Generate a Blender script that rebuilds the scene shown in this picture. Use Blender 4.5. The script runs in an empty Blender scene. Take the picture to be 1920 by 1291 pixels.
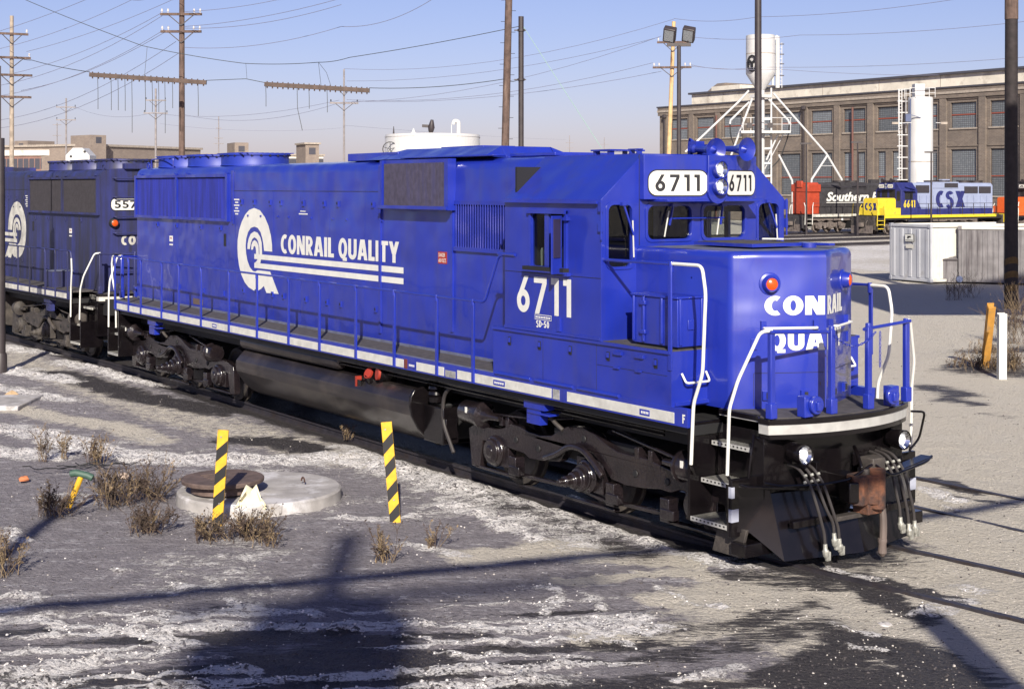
import bpy, math, random
import numpy as np
from mathutils import Vector, Matrix
from mathutils.geometry import tessellate_polygon
R = math.radians
random.seed(7)
SC = bpy.context.scene
COL = SC.collection

# ------------------------------------------------------------------ camera
TH = 0.607                                  # the view runs down the side of the train
CAM = Vector((10.69, -12.19, 4.14))
FW = Vector((-math.cos(TH), math.sin(TH), 0)); RT = Vector((FW.y, -FW.x, 0))
cd = bpy.data.cameras.new("camera"); cam = bpy.data.objects.new("camera", cd); COL.objects.link(cam)
cd.sensor_width = 36; cd.lens = 2667 / 1920 * 36
cd.shift_y = -(645.5 - 350) / 1920          # level camera, the picture cropped from the lower half
cd.clip_end = 3000; cd.clip_start = 0.1
cam.location = CAM
cam.rotation_euler = FW.to_track_quat('-Z', 'Y').to_euler()
SC.camera = cam

# ------------------------------------------------------------------ light
SUN_DIR = Vector((0.84, -0.545, 0.553)).normalized()      # towards the sun, behind the photographer
elev = math.asin(SUN_DIR.z); azim = math.atan2(SUN_DIR.x, SUN_DIR.y)
wd = bpy.data.worlds.new("World"); SC.world = wd; wd.use_nodes = True
nt = wd.node_tree
sky = nt.nodes.new("ShaderNodeTexSky"); sky.sky_type = 'NISHITA'; sky.sun_disc = False
sky.sun_elevation = elev; sky.sun_rotation = azim
sky.air_density = 1.0; sky.dust_density = 0.8; sky.ozone_density = 3.0; sky.altitude = 100
tint = nt.nodes.new("ShaderNodeMix"); tint.data_type = 'RGBA'; tint.blend_type = 'MULTIPLY'; tint.inputs["Factor"].default_value = 1
tint.inputs["B"].default_value = (1.14, .96, 1.22, 1)       # the slide film's violet cast
nt.links.new(sky.outputs[0], tint.inputs["A"]); nt.links.new(tint.outputs["Result"], nt.nodes["Background"].inputs[0])
nt.nodes["Background"].inputs[1].default_value = 0.057
sd = bpy.data.lights.new("sun", 'SUN'); sd.energy = 5.0; sd.angle = R(0.5); sd.color = (1, 0.92, 0.79)
sun = bpy.data.objects.new("sun", sd); COL.objects.link(sun)
sun.rotation_euler = SUN_DIR.to_track_quat('Z', 'Y').to_euler(); sun.location = (20, -20, 40)
vs = SC.view_settings; vs.view_transform = 'Standard'; vs.look = 'None'; vs.exposure = 0.68; vs.gamma = 1
SC.cycles.max_bounces = 6; SC.cycles.transparent_max_bounces = 12

# ------------------------------------------------------------------ materials
MATS = {}
def mat(name, col=(.5, .5, .5), rough=.6, metal=0, coat=0, var=0.0, vscale=3.0, dirt=None, dscale=1.5, dlo=.5, dhi=.7,
        streak=False, bump=0.0, bscale=20.0, emit=None, spec=.5, bump2=None):
    if name in MATS: return MATS[name]
    m = bpy.data.materials.new(name); m.use_nodes = True; MATS[name] = m
    t = m.node_tree; b = t.nodes["Principled BSDF"]
    b.inputs["Roughness"].default_value = rough; b.inputs["Metallic"].default_value = metal
    b.inputs["Coat Weight"].default_value = coat; b.inputs["Coat Roughness"].default_value = .06
    b.inputs["Specular IOR Level"].default_value = spec
    c4 = (*col, 1); b.inputs["Base Color"].default_value = c4
    L = t.links.new
    tc = t.nodes.new("ShaderNodeTexCoord"); src = None
    if var or dirt:
        rgb = t.nodes.new("ShaderNodeRGB"); rgb.outputs[0].default_value = c4; src = rgb.outputs[0]
    if var:
        n = t.nodes.new("ShaderNodeTexNoise"); n.inputs["Scale"].default_value = vscale; n.inputs["Detail"].default_value = 6
        L(tc.outputs["Object"], n.inputs["Vector"])
        mr = t.nodes.new("ShaderNodeMapRange"); mr.inputs[3].default_value = 1 - var; mr.inputs[4].default_value = 1 + var
        mr.inputs[1].default_value = .3; mr.inputs[2].default_value = .7
        L(n.outputs[0], mr.inputs[0])
        mx = t.nodes.new("ShaderNodeVectorMath"); mx.operation = 'SCALE'
        L(src, mx.inputs[0]); L(mr.outputs[0], mx.inputs["Scale"]); src = mx.outputs[0]
    if dirt:
        n = t.nodes.new("ShaderNodeTexNoise"); n.inputs["Scale"].default_value = dscale; n.inputs["Detail"].default_value = 8
        n.inputs["Roughness"].default_value = .65
        mp = t.nodes.new("ShaderNodeMapping")
        if streak: mp.inputs["Scale"].default_value = (4, 4, .35)
        L(tc.outputs["Object"], mp.inputs[0]); L(mp.outputs[0], n.inputs["Vector"])
        mr = t.nodes.new("ShaderNodeMapRange"); mr.inputs[1].default_value = dlo; mr.inputs[2].default_value = dhi
        L(n.outputs[0], mr.inputs[0])
        mx = t.nodes.new("ShaderNodeMix"); mx.data_type = 'RGBA'; mx.inputs["B"].default_value = (*dirt, 1)
        L(mr.outputs[0], mx.inputs["Factor"]); L(src, mx.inputs["A"]); src = mx.outputs["Result"]
    if src is not None: L(src, b.inputs["Base Color"])
    if bump or bump2:
        prev = None
        for st, sc_, dist in ([(bump, bscale, .02)] if bump else []) + ([bump2] if bump2 else []):
            n = t.nodes.new("ShaderNodeTexNoise"); n.inputs["Scale"].default_value = sc_; n.inputs["Detail"].default_value = 4 if sc_ > 4 else 1
            L(tc.outputs["Object"], n.inputs["Vector"])
            bp = t.nodes.new("ShaderNodeBump"); bp.inputs["Strength"].default_value = st; bp.inputs["Distance"].default_value = dist
            L(n.outputs[0], bp.inputs["Height"])
            if prev: L(prev, bp.inputs["Normal"])
            prev = bp.outputs[0]
        L(prev, b.inputs["Normal"]); L(prev, b.inputs["Coat Normal"])
    if emit:
        b.inputs["Emission Color"].default_value = (*emit[0], 1); b.inputs["Emission Strength"].default_value = emit[1]
    return m

def glass_mat(name, tint=(.5, .55, .55), gl=.12):
    if name in MATS: return MATS[name]
    m = bpy.data.materials.new(name); m.use_nodes = True; MATS[name] = m
    t = m.node_tree; t.nodes.remove(t.nodes["Principled BSDF"])
    o = t.nodes["Material Output"]
    a = t.nodes.new("ShaderNodeBsdfTransparent"); a.inputs[0].default_value = (*tint, 1)
    g = t.nodes.new("ShaderNodeBsdfGlossy"); g.inputs["Roughness"].default_value = .03
    f = t.nodes.new("ShaderNodeValue"); f.outputs[0].default_value = .05
    mx = t.nodes.new("ShaderNodeMixShader")
    t.links.new(f.outputs[0], mx.inputs[0]); t.links.new(a.outputs[0], mx.inputs[1]); t.links.new(g.outputs[0], mx.inputs[2])
    t.links.new(mx.outputs[0], o.inputs[0])
    return m

BLUE = mat("blue_paint", (.011, .025, .29), .34, coat=.6, var=.10, vscale=1.2, dirt=(.030, .036, .17), dscale=1.1, dlo=.50, dhi=.95, streak=True, bump2=(.9, 1.5, .08))
BLUE2 = mat("worn_blue_paint", (.025, .031, .15), .5, var=.25, vscale=1.5, dirt=(.020, .020, .032), dscale=1.0, dlo=.34, dhi=.66, streak=True)
BLUEG = mat("blue_grille", (.02, .03, .30), .5, dirt=(.012, .014, .07), dscale=1.6, dlo=.35, dhi=.75, streak=True)
BLUES = mat("dusty_blue_tread", (.09, .10, .16), .8, var=.25, vscale=8)
DECK = mat("dark_tread_deck", (.055, .05, .05), .8, var=.35, vscale=9, bump=.4, bscale=60)
WHITE = mat("white_paint", (.62, .62, .58), .45, var=.06, vscale=6, dirt=(.45, .43, .40), dscale=2.2, dlo=.6, dhi=.95)
STRIPE = mat("silver_grey_stripe", (.38, .38, .365), .5, var=.12, vscale=8, dirt=(.30, .29, .28), dscale=3, dlo=.5, dhi=.8)
STRIPE2 = mat("sill_stripe_white", (.50, .50, .47), .5, var=.12, vscale=8, dirt=(.30, .29, .27), dscale=3, dlo=.55, dhi=.85)
BLUEF = mat("satin_blue_fan", (.012, .028, .26), .5, var=.15)
WHITE2 = mat("worn_white_paint", (.50, .49, .44), .6, var=.2, vscale=5, dirt=(.2, .19, .19), dscale=2, dlo=.45, dhi=.8)
BLACK = mat("gloss_black_paint", (.0045, .0035, .0045), .24, coat=.25, var=.3, vscale=4, dirt=(.008, .0065, .0065), dscale=2.0, dlo=.45, dhi=.85, spec=.3)
GRIME = mat("grimy_running_gear", (.042, .036, .033), .65, var=.35, vscale=6, dirt=(.10, .085, .07), dscale=3, dlo=.5, dhi=.85, bump=.4, bscale=30)
BLACKT = mat("gloss_black_running_gear", (.010, .0075, .0095), .20, coat=.5, var=.4, vscale=5, dirt=(.022, .016, .016), dscale=3.0, dlo=.45, dhi=.8, bump=.25, bscale=25)
BLACK2 = mat("dull_black", (.012, .012, .013), .6)
TANKM = mat("satin_black_tank", (.012, .010, .012), .30, coat=.25, var=.3, vscale=2, dirt=(.06, .048, .04), dscale=1.2, dlo=.46, dhi=.85)
RUST = mat("rusty_casting", (.14, .055, .028), .85, var=.5, vscale=9, dirt=(.03, .02, .02), dscale=5, dlo=.40, dhi=.62, bump=.6, bscale=35)
RUBBER = mat("black_rubber_hose", (.03, .026, .026), .6)
SILVER = mat("bright_steel", (.62, .62, .58), .35, metal=.9, var=.2, vscale=20)
GLINT = mat("white_lamp_glint", (.85, .86, .88), .25, coat=.5)  # white disc in each lamp, coloured to stand for its bright glint
LENS = mat("headlight_reflector", (.75, .77, .80), .10, metal=1.0)
AMBER = mat("amber_red_lens", (.60, .075, .008), .25)
RED = mat("red_paint", (.30, .03, .016), .5, var=.2)
DBROWN = mat("dusty_brown_mesh", (.044, .039, .072), .75, var=.25, vscale=12, dirt=(.04, .04, .12), dscale=2.5, dlo=.5, dhi=.8, streak=True)
DGRILLE = mat("sooty_dark_mesh", (.028, .025, .032), .75, var=.2, vscale=10)
STEEL = mat("worn_rail_steel", (.055, .050, .060), .45, metal=.5, var=.3, vscale=10, dirt=(.05, .036, .03), dscale=5)
BOARD = mat("white_board", (.66, .66, .61), .5)
INK = mat("black_lettering", (.012, .012, .014), .55)
INTER = mat("pale_green_interior", (.26, .30, .26), .7)
GLASS = glass_mat("cab_glass", (.62, .66, .64))

# ------------------------------------------------------------------ mesh builder
class MB:
    def __init__(s): s.v = []; s.f = []; s.m = []; s.mats = []
    def mi(s, m):
        if m not in s.mats: s.mats.append(m)
        return s.mats.index(m)
    def add(s, vs, fs, m):
        o = len(s.v); s.v += [tuple(p) for p in vs]; k = s.mi(m)
        for f in fs: s.f.append([i + o for i in f]); s.m.append(k)
        return s
    def box(s, x0, x1, y0, y1, z0, z1, m):
        if x0 > x1: x0, x1 = x1, x0
        if y0 > y1: y0, y1 = y1, y0
        if z0 > z1: z0, z1 = z1, z0
        v = [(x0, y0, z0), (x1, y0, z0), (x1, y1, z0), (x0, y1, z0), (x0, y0, z1), (x1, y0, z1), (x1, y1, z1), (x0, y1, z1)]
        return s.add(v, [(0, 3, 2, 1), (4, 5, 6, 7), (0, 1, 5, 4), (1, 2, 6, 5), (2, 3, 7, 6), (3, 0, 4, 7)], m)
    def obox(s, c, a, b, d, m):
        c = Vector(c); a = Vector(a); b = Vector(b); d = Vector(d)
        v = [c + a * i + b * j + d * k for k in (-1, 1) for i, j in ((-1, -1), (1, -1), (1, 1), (-1, 1))]
        return s.add(v, [(0, 3, 2, 1), (4, 5, 6, 7), (0, 1, 5, 4), (1, 2, 6, 5), (2, 3, 7, 6), (3, 0, 4, 7)], m)
    def bar(s, p, q, w, h, m):
        p = Vector(p); q = Vector(q); d = q - p
        u = d.cross(Vector((0, 0, 1)))
        if u.length < 1e-6: u = Vector((0, 1, 0))
        u.normalize(); n = u.cross(d).normalized()
        return s.obox((p + q) / 2, d / 2, u * (w / 2), n * (h / 2), m)
    def prism(s, prof, axis, a0, a1, m):
        n = len(prof)
        def P(q, a):
            if axis == 'x': return (a, q[0], q[1])
            if axis == 'y': return (q[0], a, q[1])
            return (q[0], q[1], a)
        v = [P(q, a0) for q in prof] + [P(q, a1) for q in prof]
        fs = [(i, (i + 1) % n, n + (i + 1) % n, n + i) for i in range(n)]
        tr = tessellate_polygon([[Vector((q[0], q[1], 0)) for q in prof]])
        fs += [tuple(t) for t in tr] + [tuple(n + i for i in reversed(t)) for t in tr]
        return s.add(v, fs, m)
    def plate(s, outer, holes, to3, n, th, m):
        """flat plate with holes; to3 maps (a,b)->Vector, n is the outward normal"""
        loops = [outer] + holes; flat = [q for lp in loops for q in lp]; n = Vector(n)
        tr = tessellate_polygon([[Vector((q[0], q[1], 0)) for q in lp] for lp in loops])
        N = len(flat); v = [Vector(to3(*q)) for q in flat]; v = v + [p - n * th for p in v]
        fs = [tuple(t) for t in tr] + [tuple(N + i for i in reversed(t)) for t in tr]
        o = 0
        for lp in loops:
            k = len(lp)
            fs += [(o + i, o + (i + 1) % k, N + o + (i + 1) % k, N + o + i) for i in range(k)]; o += k
        return s.add(v, fs, m)
    def poly(s, pts, m):
        tr = None
        if len(pts) > 4:
            a = Vector(pts[0]); nrm = Vector((0, 0, 0))
            for i in range(len(pts)): nrm += Vector(pts[i]).cross(Vector(pts[(i + 1) % len(pts)]))
            tr = tessellate_polygon([[Vector(p) for p in pts]])
        return s.add(pts, [tuple(t) for t in tr] if tr else [tuple(range(len(pts)))], m)
    def tube(s, pts, r, m, n=8, r1=None):
        pts = [Vector(p) for p in pts]; N = len(pts); rings = []; up = None
        for i, p in enumerate(pts):
            d = (pts[min(i + 1, N - 1)] - pts[max(i - 1, 0)]).normalized()
            if up is None:
                up = d.cross(Vector((0, 0, 1)))
                if up.length < .05: up = d.cross(Vector((0, 1, 0)))
            up = (up - d * up.dot(d)).normalized(); w = d.cross(up)
            rr = r if r1 is None else r + (r1 - r) * i / max(1, N - 1)
            rings.append([p + (up * math.cos(2 * math.pi * k / n) + w * math.sin(2 * math.pi * k / n)) * rr for k in range(n)])
        v = [q for g in rings for q in g]
        fs = [(i * n + k, i * n + (k + 1) % n, (i + 1) * n + (k + 1) % n, (i + 1) * n + k) for i in range(N - 1) for k in range(n)]
        fs += [tuple(reversed(range(n))), tuple((N - 1) * n + k for k in range(n))]
        return s.add(v, fs, m)
    def lathe(s, c, ax, prof, m, n=20, cap=True):
        """prof = [(t along axis, radius)]"""
        c = Vector(c); ax = Vector(ax).normalized()
        u = ax.cross(Vector((0, 0, 1)))
        if u.length < .05: u = ax.cross(Vector((1, 0, 0)))
        u.normalize(); w = ax.cross(u)
        v = [c + ax * t + (u * math.cos(2 * math.pi * k / n) + w * math.sin(2 * math.pi * k / n)) * r for t, r in prof for k in range(n)]
        N = len(prof)
        fs = [(i * n + k, i * n + (k + 1) % n, (i + 1) * n + (k + 1) % n, (i + 1) * n + k) for i in range(N - 1) for k in range(n)]
        if cap and prof[0][1] > 1e-4: fs.append(tuple(reversed(range(n))))
        if cap and prof[-1][1] > 1e-4: fs.append(tuple((N - 1) * n + k for k in range(n)))
        return s.add(v, fs, m)
    def cyl(s, p, q, r, m, n=16):
        p = Vector(p); q = Vector(q)
        return s.lathe(p, q - p, [(0, r), ((q - p).length, r)], m, n)
    def build(s, name, parent=None, label=None, bevel=0, sharp=35):
        me = bpy.data.meshes.new(name); me.from_pydata(s.v, [], s.f)
        for m in s.mats: me.materials.append(m)
        me.polygons.foreach_set("material_index", s.m)
        me.polygons.foreach_set("use_smooth", [True] * len(s.f))
        me.update()
        import bmesh
        b = bmesh.new(); b.from_mesh(me); bmesh.ops.recalc_face_normals(b, faces=b.faces); b.to_mesh(me); b.free()
        me.set_sharp_from_angle(angle=R(sharp))
        o = bpy.data.objects.new(name, me); COL.objects.link(o)
        if parent: o.parent = parent
        if label: o["label"] = label
        if bevel:
            md = o.modifiers.new("bevel", 'BEVEL'); md.width = bevel; md.segments = 2; md.limit_method = 'ANGLE'; md.angle_limit = R(40)
        return o

def tag(o, label, cat, group=None, kind=None):
    if label: o["label"] = label
    if cat: o["category"] = cat
    if group: o["group"] = group
    if kind: o["kind"] = kind
    return o
def thing(name, label, cat, loc=(0, 0, 0), rz=0, group=None):
    o = bpy.data.objects.new(name, None); COL.objects.link(o); o.location = loc; o.rotation_euler = (0, 0, rz)
    o.empty_display_size = .2
    return tag(o, label, cat, group)
def copy_tree(o, parent=None):
    c = o.copy(); COL.objects.link(c)
    if parent: c.parent = parent
    for ch in list(o.children): copy_tree(ch, c)
    return c
def rrect(x0, x1, z0, z1, r, n=4):
    out = []
    for cx, cz, a0 in ((x1 - r, z1 - r, 0), (x0 + r, z1 - r, 90), (x0 + r, z0 + r, 180), (x1 - r, z0 + r, 270)):
        for k in range(n + 1):
            a = R(a0 + 90 * k / n); out.append((cx + r * math.cos(a), cz + r * math.sin(a)))
    return out
def smooth_path(pts, rad=.08, n=4):
    pts = [Vector(p) for p in pts]; out = [pts[0]]
    for i in range(1, len(pts) - 1):
        a, b, c = pts[i - 1], pts[i], pts[i + 1]
        r = min(rad, (a - b).length * .45, (c - b).length * .45)
        p = b + (a - b).normalized() * r; q = b + (c - b).normalized() * r
        for k in range(n + 1):
            t = k / n; out.append(p * (1 - t) ** 2 + b * 2 * t * (1 - t) + q * t * t)
    out.append(pts[-1]); return out

# ------------------------------------------------------------------ lettering (drawn from strokes)
def arc(cx, cy, rx, ry, a0, a1, t, n=18, ty=None):
    ty = ty or t; out = []
    for k in range(n):
        q = []
        for a, ins in ((a0 + (a1 - a0) * k / n, 0), (a0 + (a1 - a0) * (k + 1) / n, 0), (a0 + (a1 - a0) * (k + 1) / n, 1), (a0 + (a1 - a0) * k / n, 1)):
            q.append((cx + (rx - t * ins) * math.cos(R(a)), cy + (ry - ty * ins) * math.sin(R(a))))
        out.append(q)
    return out
def rc(x0, x1, y0, y1): return [[(x0, y0), (x1, y0), (x1, y1), (x0, y1)]]
def dg(x0, y0, x1, y1, t): return [[(x0 - t / 2, y0), (x0 + t / 2, y0), (x1 + t / 2, y1), (x1 - t / 2, y1)]]
def glyph(c, t=.2):
    """(width, [layers of quads]) with cap height 1"""
    h = t / 2
    if c == 'C': return .56, [arc(.36, .5, .36, .52, 62, 298, t)]
    if c == 'O': return .68, [arc(.34, .5, .34, .52, 0, 360, t, 28)]
    if c == '0': return .54, [arc(.27, .5, .27, .5, 0, 360, t * .9, 28)]
    if c == 'Q': return .70, [arc(.34, .5, .34, .52, 0, 360, t, 28), rc(.34, .66, -.12, .06)]
    if c == 'N': return .66, [rc(0, t * .92, 0, 1), rc(.66 - t * .92, .66, 0, 1), dg(.66 - t * .58, 0, t * .58, 1, t * 1.15)]
    if c == 'R': return .60, [rc(0, t, 0, 1), arc(.28, .70, .28, .30, -90, 90, t, 14, t * .8), rc(t, .28, 1 - t * .8, 1), rc(t, .28, .40, .40 + t * .8), dg(.48, 0, .26, .44, t * 1.15)]
    if c == 'A': return .74, [dg(h * 1.1, 0, .37 - h * .4, 1, t * 1.1), dg(.74 - h * 1.1, 0, .37 + h * .4, 1, t * 1.1), rc(.2, .54, .2, .2 + t * .75)]
    if c == 'I': return t * 1.05, [rc(0, t * 1.05, 0, 1)]
    if c == 'L': return .46, [rc(0, t * 1.05, 0, 1), rc(t * 1.05, .46, 0, t * .9)]
    if c == 'U': return .64, [rc(0, t, .32, 1), rc(.64 - t, .64, .32, 1), arc(.32, .32, .32, .34, 180, 360, t, 14)]
    if c == 'T': return .60, [rc(0, .60, 1 - t * .9, 1), rc(.30 - h, .30 + h, 0, 1 - t * .9)]
    if c == 'Y': return .68, [rc(.34 - h, .34 + h, 0, .46), dg(.34 - .01, .40, h, 1, t * 1.1), dg(.34 + .01, .40, .68 - h, 1, t * 1.1)]
    if c == 'S': return .56, [arc(.28, .735, .28, .265, 25, 270, t * .95, 14, t * .8), arc(.28, .265 + .0, .28, .265 + t * .40, -155, 90, t * .95, 14, t * .8)]
    if c == 'X': return .68, [dg(h * 1.2, 0, .68 - h * 1.2, 1, t * 1.2), dg(.68 - h * 1.2, 0, h * 1.2, 1, t * 1.2)]
    if c == 'D': return .62, [rc(0, t, 0, 1), arc(.24, .5, .38, .5, -90, 90, t, 16, t * .85), rc(t, .24, 1 - t * .85, 1), rc(t, .24, 0, t * .85)]
    if c == '6': return .58, [arc(.29, .31, .29, .32, 0, 360, t, 24), dg(t * .52, .36, .44, 1, t * 1.05)]
    if c == '7': return .56, [rc(0, .56, 1 - t * .9, 1), dg(.14, 0, .56 - h * 1.0, 1 - t * .9, t * 1.05)]
    if c == '1': return .33, [rc(.33 - t, .33, 0, 1), rc(0, .33 - t, 1 - t * .95, 1)]
    if c == '5': return .56, [arc(.25, .32, .31, .33, -150, 120, t, 18), rc(.06, .06 + t * .8, .48, 1), rc(.06 + t * .8, .52, 1 - t * .8, 1)]
    if c == '4': return .60, [rc(.34, .34 + t, 0, 1), rc(0, .60, .22, .22 + t * .8), dg(t * .5, .22 + t * .8, .34, 1, t)]
    if c == '-': return .30, [rc(0, .30, .4, .4 + t)]
    if c == 'F': return .48, [rc(0, t, 0, 1), rc(t, .48, 1 - t, 1), rc(t, .42, .42, .42 + t)]
    if c == 'P': return .58, [rc(0, t, 0, 1), arc(.28, .70, .30, .30, -90, 90, t, 14, t * .8), rc(t, .28, 1 - t * .8, 1), rc(t, .28, .40, .40 + t * .8)]
    if c == 'E': return .48, [rc(0, t, 0, 1), rc(t, .48, 1 - t, 1), rc(t, .48, 0, t), rc(t, .42, .44, .44 + t * .8)]
    if c == 'G': return .60, [arc(.36, .5, .36, .52, 55, 330, t), rc(.34, .66, .34, .34 + t * .8)]
    if c == 'V': return .66, [dg(.33, 0, h, 1, t * 1.05), dg(.33, 0, .66 - h, 1, t * 1.05)]
    return .3, []
def letters(mb, txt, to3, m, width=None, height=1.0, t=.2, gap=.07, space=.30, lift=.004, slant=0.0):
    """to3(u, v, lift) -> point; the text box is `width` long and `height` tall"""
    x = 0; L = []
    for c in txt:
        if c == ' ': x += space; continue
        w, lay = glyph(c, t); L.append((x, lay)); x += w + gap
    tot = x - gap; sx = (width / tot) if width else height
    for x0, lay in L:
        for k, quads in enumerate(lay):
            for q in quads:
                mb.add([to3((x0 + a + slant * b) * sx, b * height, lift + .0009 * k) for a, b in q], [tuple(range(len(q)))], m)
    return tot * sx
def text_mesh(mb, body, to3, m, width, height, bold=0.0, lift=.004, shear=0.0):
    cu = bpy.data.curves.new("t", 'FONT'); cu.body = body; cu.size = 1; cu.offset = bold; cu.resolution_u = 3; cu.shear = shear
    o = bpy.data.objects.new("t", cu); COL.objects.link(o)
    dgph = bpy.context.evaluated_depsgraph_get(); me = bpy.data.meshes.new_from_object(o.evaluated_get(dgph))
    vs = [v.co.copy() for v in me.vertices]; fs = [tuple(p.vertices) for p in me.polygons]
    bpy.data.objects.remove(o); bpy.data.curves.remove(cu); bpy.data.meshes.remove(me)
    x0 = min(v.x for v in vs); x1 = max(v.x for v in vs); y0 = min(v.y for v in vs); y1 = max(v.y for v in vs)
    mb.add([to3((v.x - x0) / (x1 - x0) * width, (v.y - y0) / (y1 - y0) * height, lift) for v in vs], fs, m)

# ------------------------------------------------------------------ the big locomotives
NOSE_X, NOSE_K = -.58, .5
def nose_x(y): return NOSE_X - NOSE_K * abs(y)
def make_truck(parent, xc, run, bright):
    m = MB()
    top = [(-2.78, .72), (-2.62, .80), (-2.1, .80), (-1.9, .84), (-1.73, .92), (-1.5, .91), (-1.3, .87), (-1.05, .86), (-.8, .89), (-.62, .99), (-.46, 1.06), (-.1, 1.09), (.12, 1.04), (.31, .96), (.57, .89), (1.12, .89), (1.6, .82), (2.4, .80), (2.72, .74)]
    bot = [(2.78, .22), (2.58, .20), (2.46, .58), (1.72, .62), (1.56, .56), (1.37, .57), (1.08, .53), (.72, .50), (.45, .53), (.30, .66), (.05, .80), (-.28, .82), (-.5, .72), (-.62, .58), (-1.05, .53), (-1.29, .51), (-1.41, .56), (-1.72, .58), (-2.42, .60), (-2.50, .20), (-2.70, .20)]
    prof = top + bot
    for s in (-1, 1):
        m.prism([(xc + a, b) for a, b in prof], 'y', s * 1.04, s * 1.17, run)
        for hx, hz in ((-1.6, .72), (-1.08, .68), (-.1, .95), (.92, .68), (1.5, .68)):
            m.cyl((xc + hx, s * 1.165, hz), (xc + hx, s * 1.185, hz), .045, BLACK2, 10)
        m.tube(smooth_path([(xc - .85, s * 1.24, .60), (xc - .55, s * 1.24, .70), (xc - .32, s * 1.24, .84), (xc - .02, s * 1.24, .84), (xc + .22, s * 1.24, .68), (xc + .36, s * 1.24, .56)], .15, 5), .045, run, 8)
        m.bar((xc - 1.86, s * 1.1, .24), (xc - .62, s * 1.1, .27), .06, .05, run); m.bar((xc - .62, s * 1.0, .27), (xc + .3, s * 1.1, .22), .06, .05, run)
        m.bar((xc + .3, s * 1.1, .24), (xc + 1.5, s * 1.1, .28), .06, .05, run)
        m.bar((xc - 2.6, s * 1.12, .21), (xc - 1.6, s * 1.12, .21), .10, .04, run)
        m.bar((xc + 1.5, s * 1.12, .21), (xc + 2.6, s * 1.12, .21), .10, .04, run)
        m.bar((xc - .5, s * 1.12, .15), (xc + .5, s * 1.12, .15), .10, .04, run)
        for a in (-1.62, .48, 1.5):      # brake shoes hung beside the wheels
            m.box(xc + a - .06, xc + a + .10, s * 1.08, s * 1.24, .22, .50, run); m.box(xc + a - .04, xc + a + .2, s * 1.16, s * 1.26, .26, .38, run)
        m.tube(smooth_path([(xc - 1.0, s * 1.3, 1.34), (xc - .75, s * 1.3, 1.30), (xc - .62, s * 1.28, 1.12), (xc - .45, s * 1.24, 1.02)], .12), .03, GRIME, 8)
        m.tube([(xc - 2.2, s * 1.2, 1.0), (xc - 1.2, s * 1.18, 1.06), (xc - .4, s * 1.1, 1.16)], .02, run, 6)
        m.tube([(xc + .4, s * 1.1, 1.12), (xc + 1.3, s * 1.15, 1.02), (xc + 1.75, s * 1.2, .98)], .025, run, 6)
        for a in (-2.0, -1.85, .9, 1.15): m.box(xc + a, xc + a + .08, s * 1.0, s * 1.18, .86, 1.0, run)
    m.box(xc - 2.6, xc - 2.4, -1.05, 1.05, .5, .75, BLACK2); m.box(xc + 2.4, xc + 2.6, -1.05, 1.05, .5, .75, BLACK2)
    m.box(xc - .9, xc + .9, -1.05, 1.05, .62, .98, BLACK2)
    t = m.build("truck", parent, bevel=.018)
    for a in (-2.07, 0, 2.07):
        for s in (-1, 1):
            w = MB(); w.lathe((xc + a, s * .66, .505), (0, s, 0), [(0, .2), (.0, .54), (.03, .535), (.035, .508), (.14, .500), (.145, .44), (.11, .40), (.10, .16), (.15, .14), (.15, .02)], GRIME if bright else run, 32)
            w.lathe((xc + a, s * .702, .505), (0, s, 0), [(0, .5095), (.085, .5035)], STEEL, 32)
            w.build("wheel", t)
            j = MB(); j.box(xc + a - .27, xc + a + .27, s * 1.02, s * 1.16, .30, .72, run)
            j.lathe((xc + a - .02, s * 1.15, .50), (0, s, 0), [(0, .22), (.06, .21), (.08, .17), (.12, .165), (.13, .08), (.15, .07), (.15, .001)], run, 18)
            for k in range(6): j.cyl((xc + a - .02 + .185 * math.cos(k * 1.05), s * 1.2, .5 + .185 * math.sin(k * 1.05)), (xc + a - .02 + .185 * math.cos(k * 1.05), s * 1.235, .5 + .185 * math.sin(k * 1.05)), .02, run, 6)
            if a == 0:
                j.lathe((xc - .05, s * 1.26, .46), (0, s, 0), [(0, .16), (.06, .15), (.07, .11), (.15, .105), (.16, .075), (.26, .07), (.27, .045), (.36, .04), (.36, .001)], run, 14)
            j.build("journal_box", t, bevel=.012)
    for a, z, ln in ((-2.45, .97, .62), (1.95, .93, .36)):
        for s in (-1, 1):
            c = MB(); d = 1 if a < 0 else -1
            c.lathe((xc + a - d * ln / 2, s * 1.24, z), (d, 0, 0), [(0, .10), (.01, .15), (.05, .165), (ln * .7, .165), (ln * .72, .185), (ln * .80, .185), (ln * .86, .10), (ln, .05), (ln + .25, .035), (ln + .25, .001)], run, 18)
            if bright: c.box(xc + a - .02 - d * .05, xc + a + .03 - d * .05, s * 1.395, s * 1.402, z + .02, z + .10, BOARD)
            c.build("brake_cylinder", t)
    return t

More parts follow.
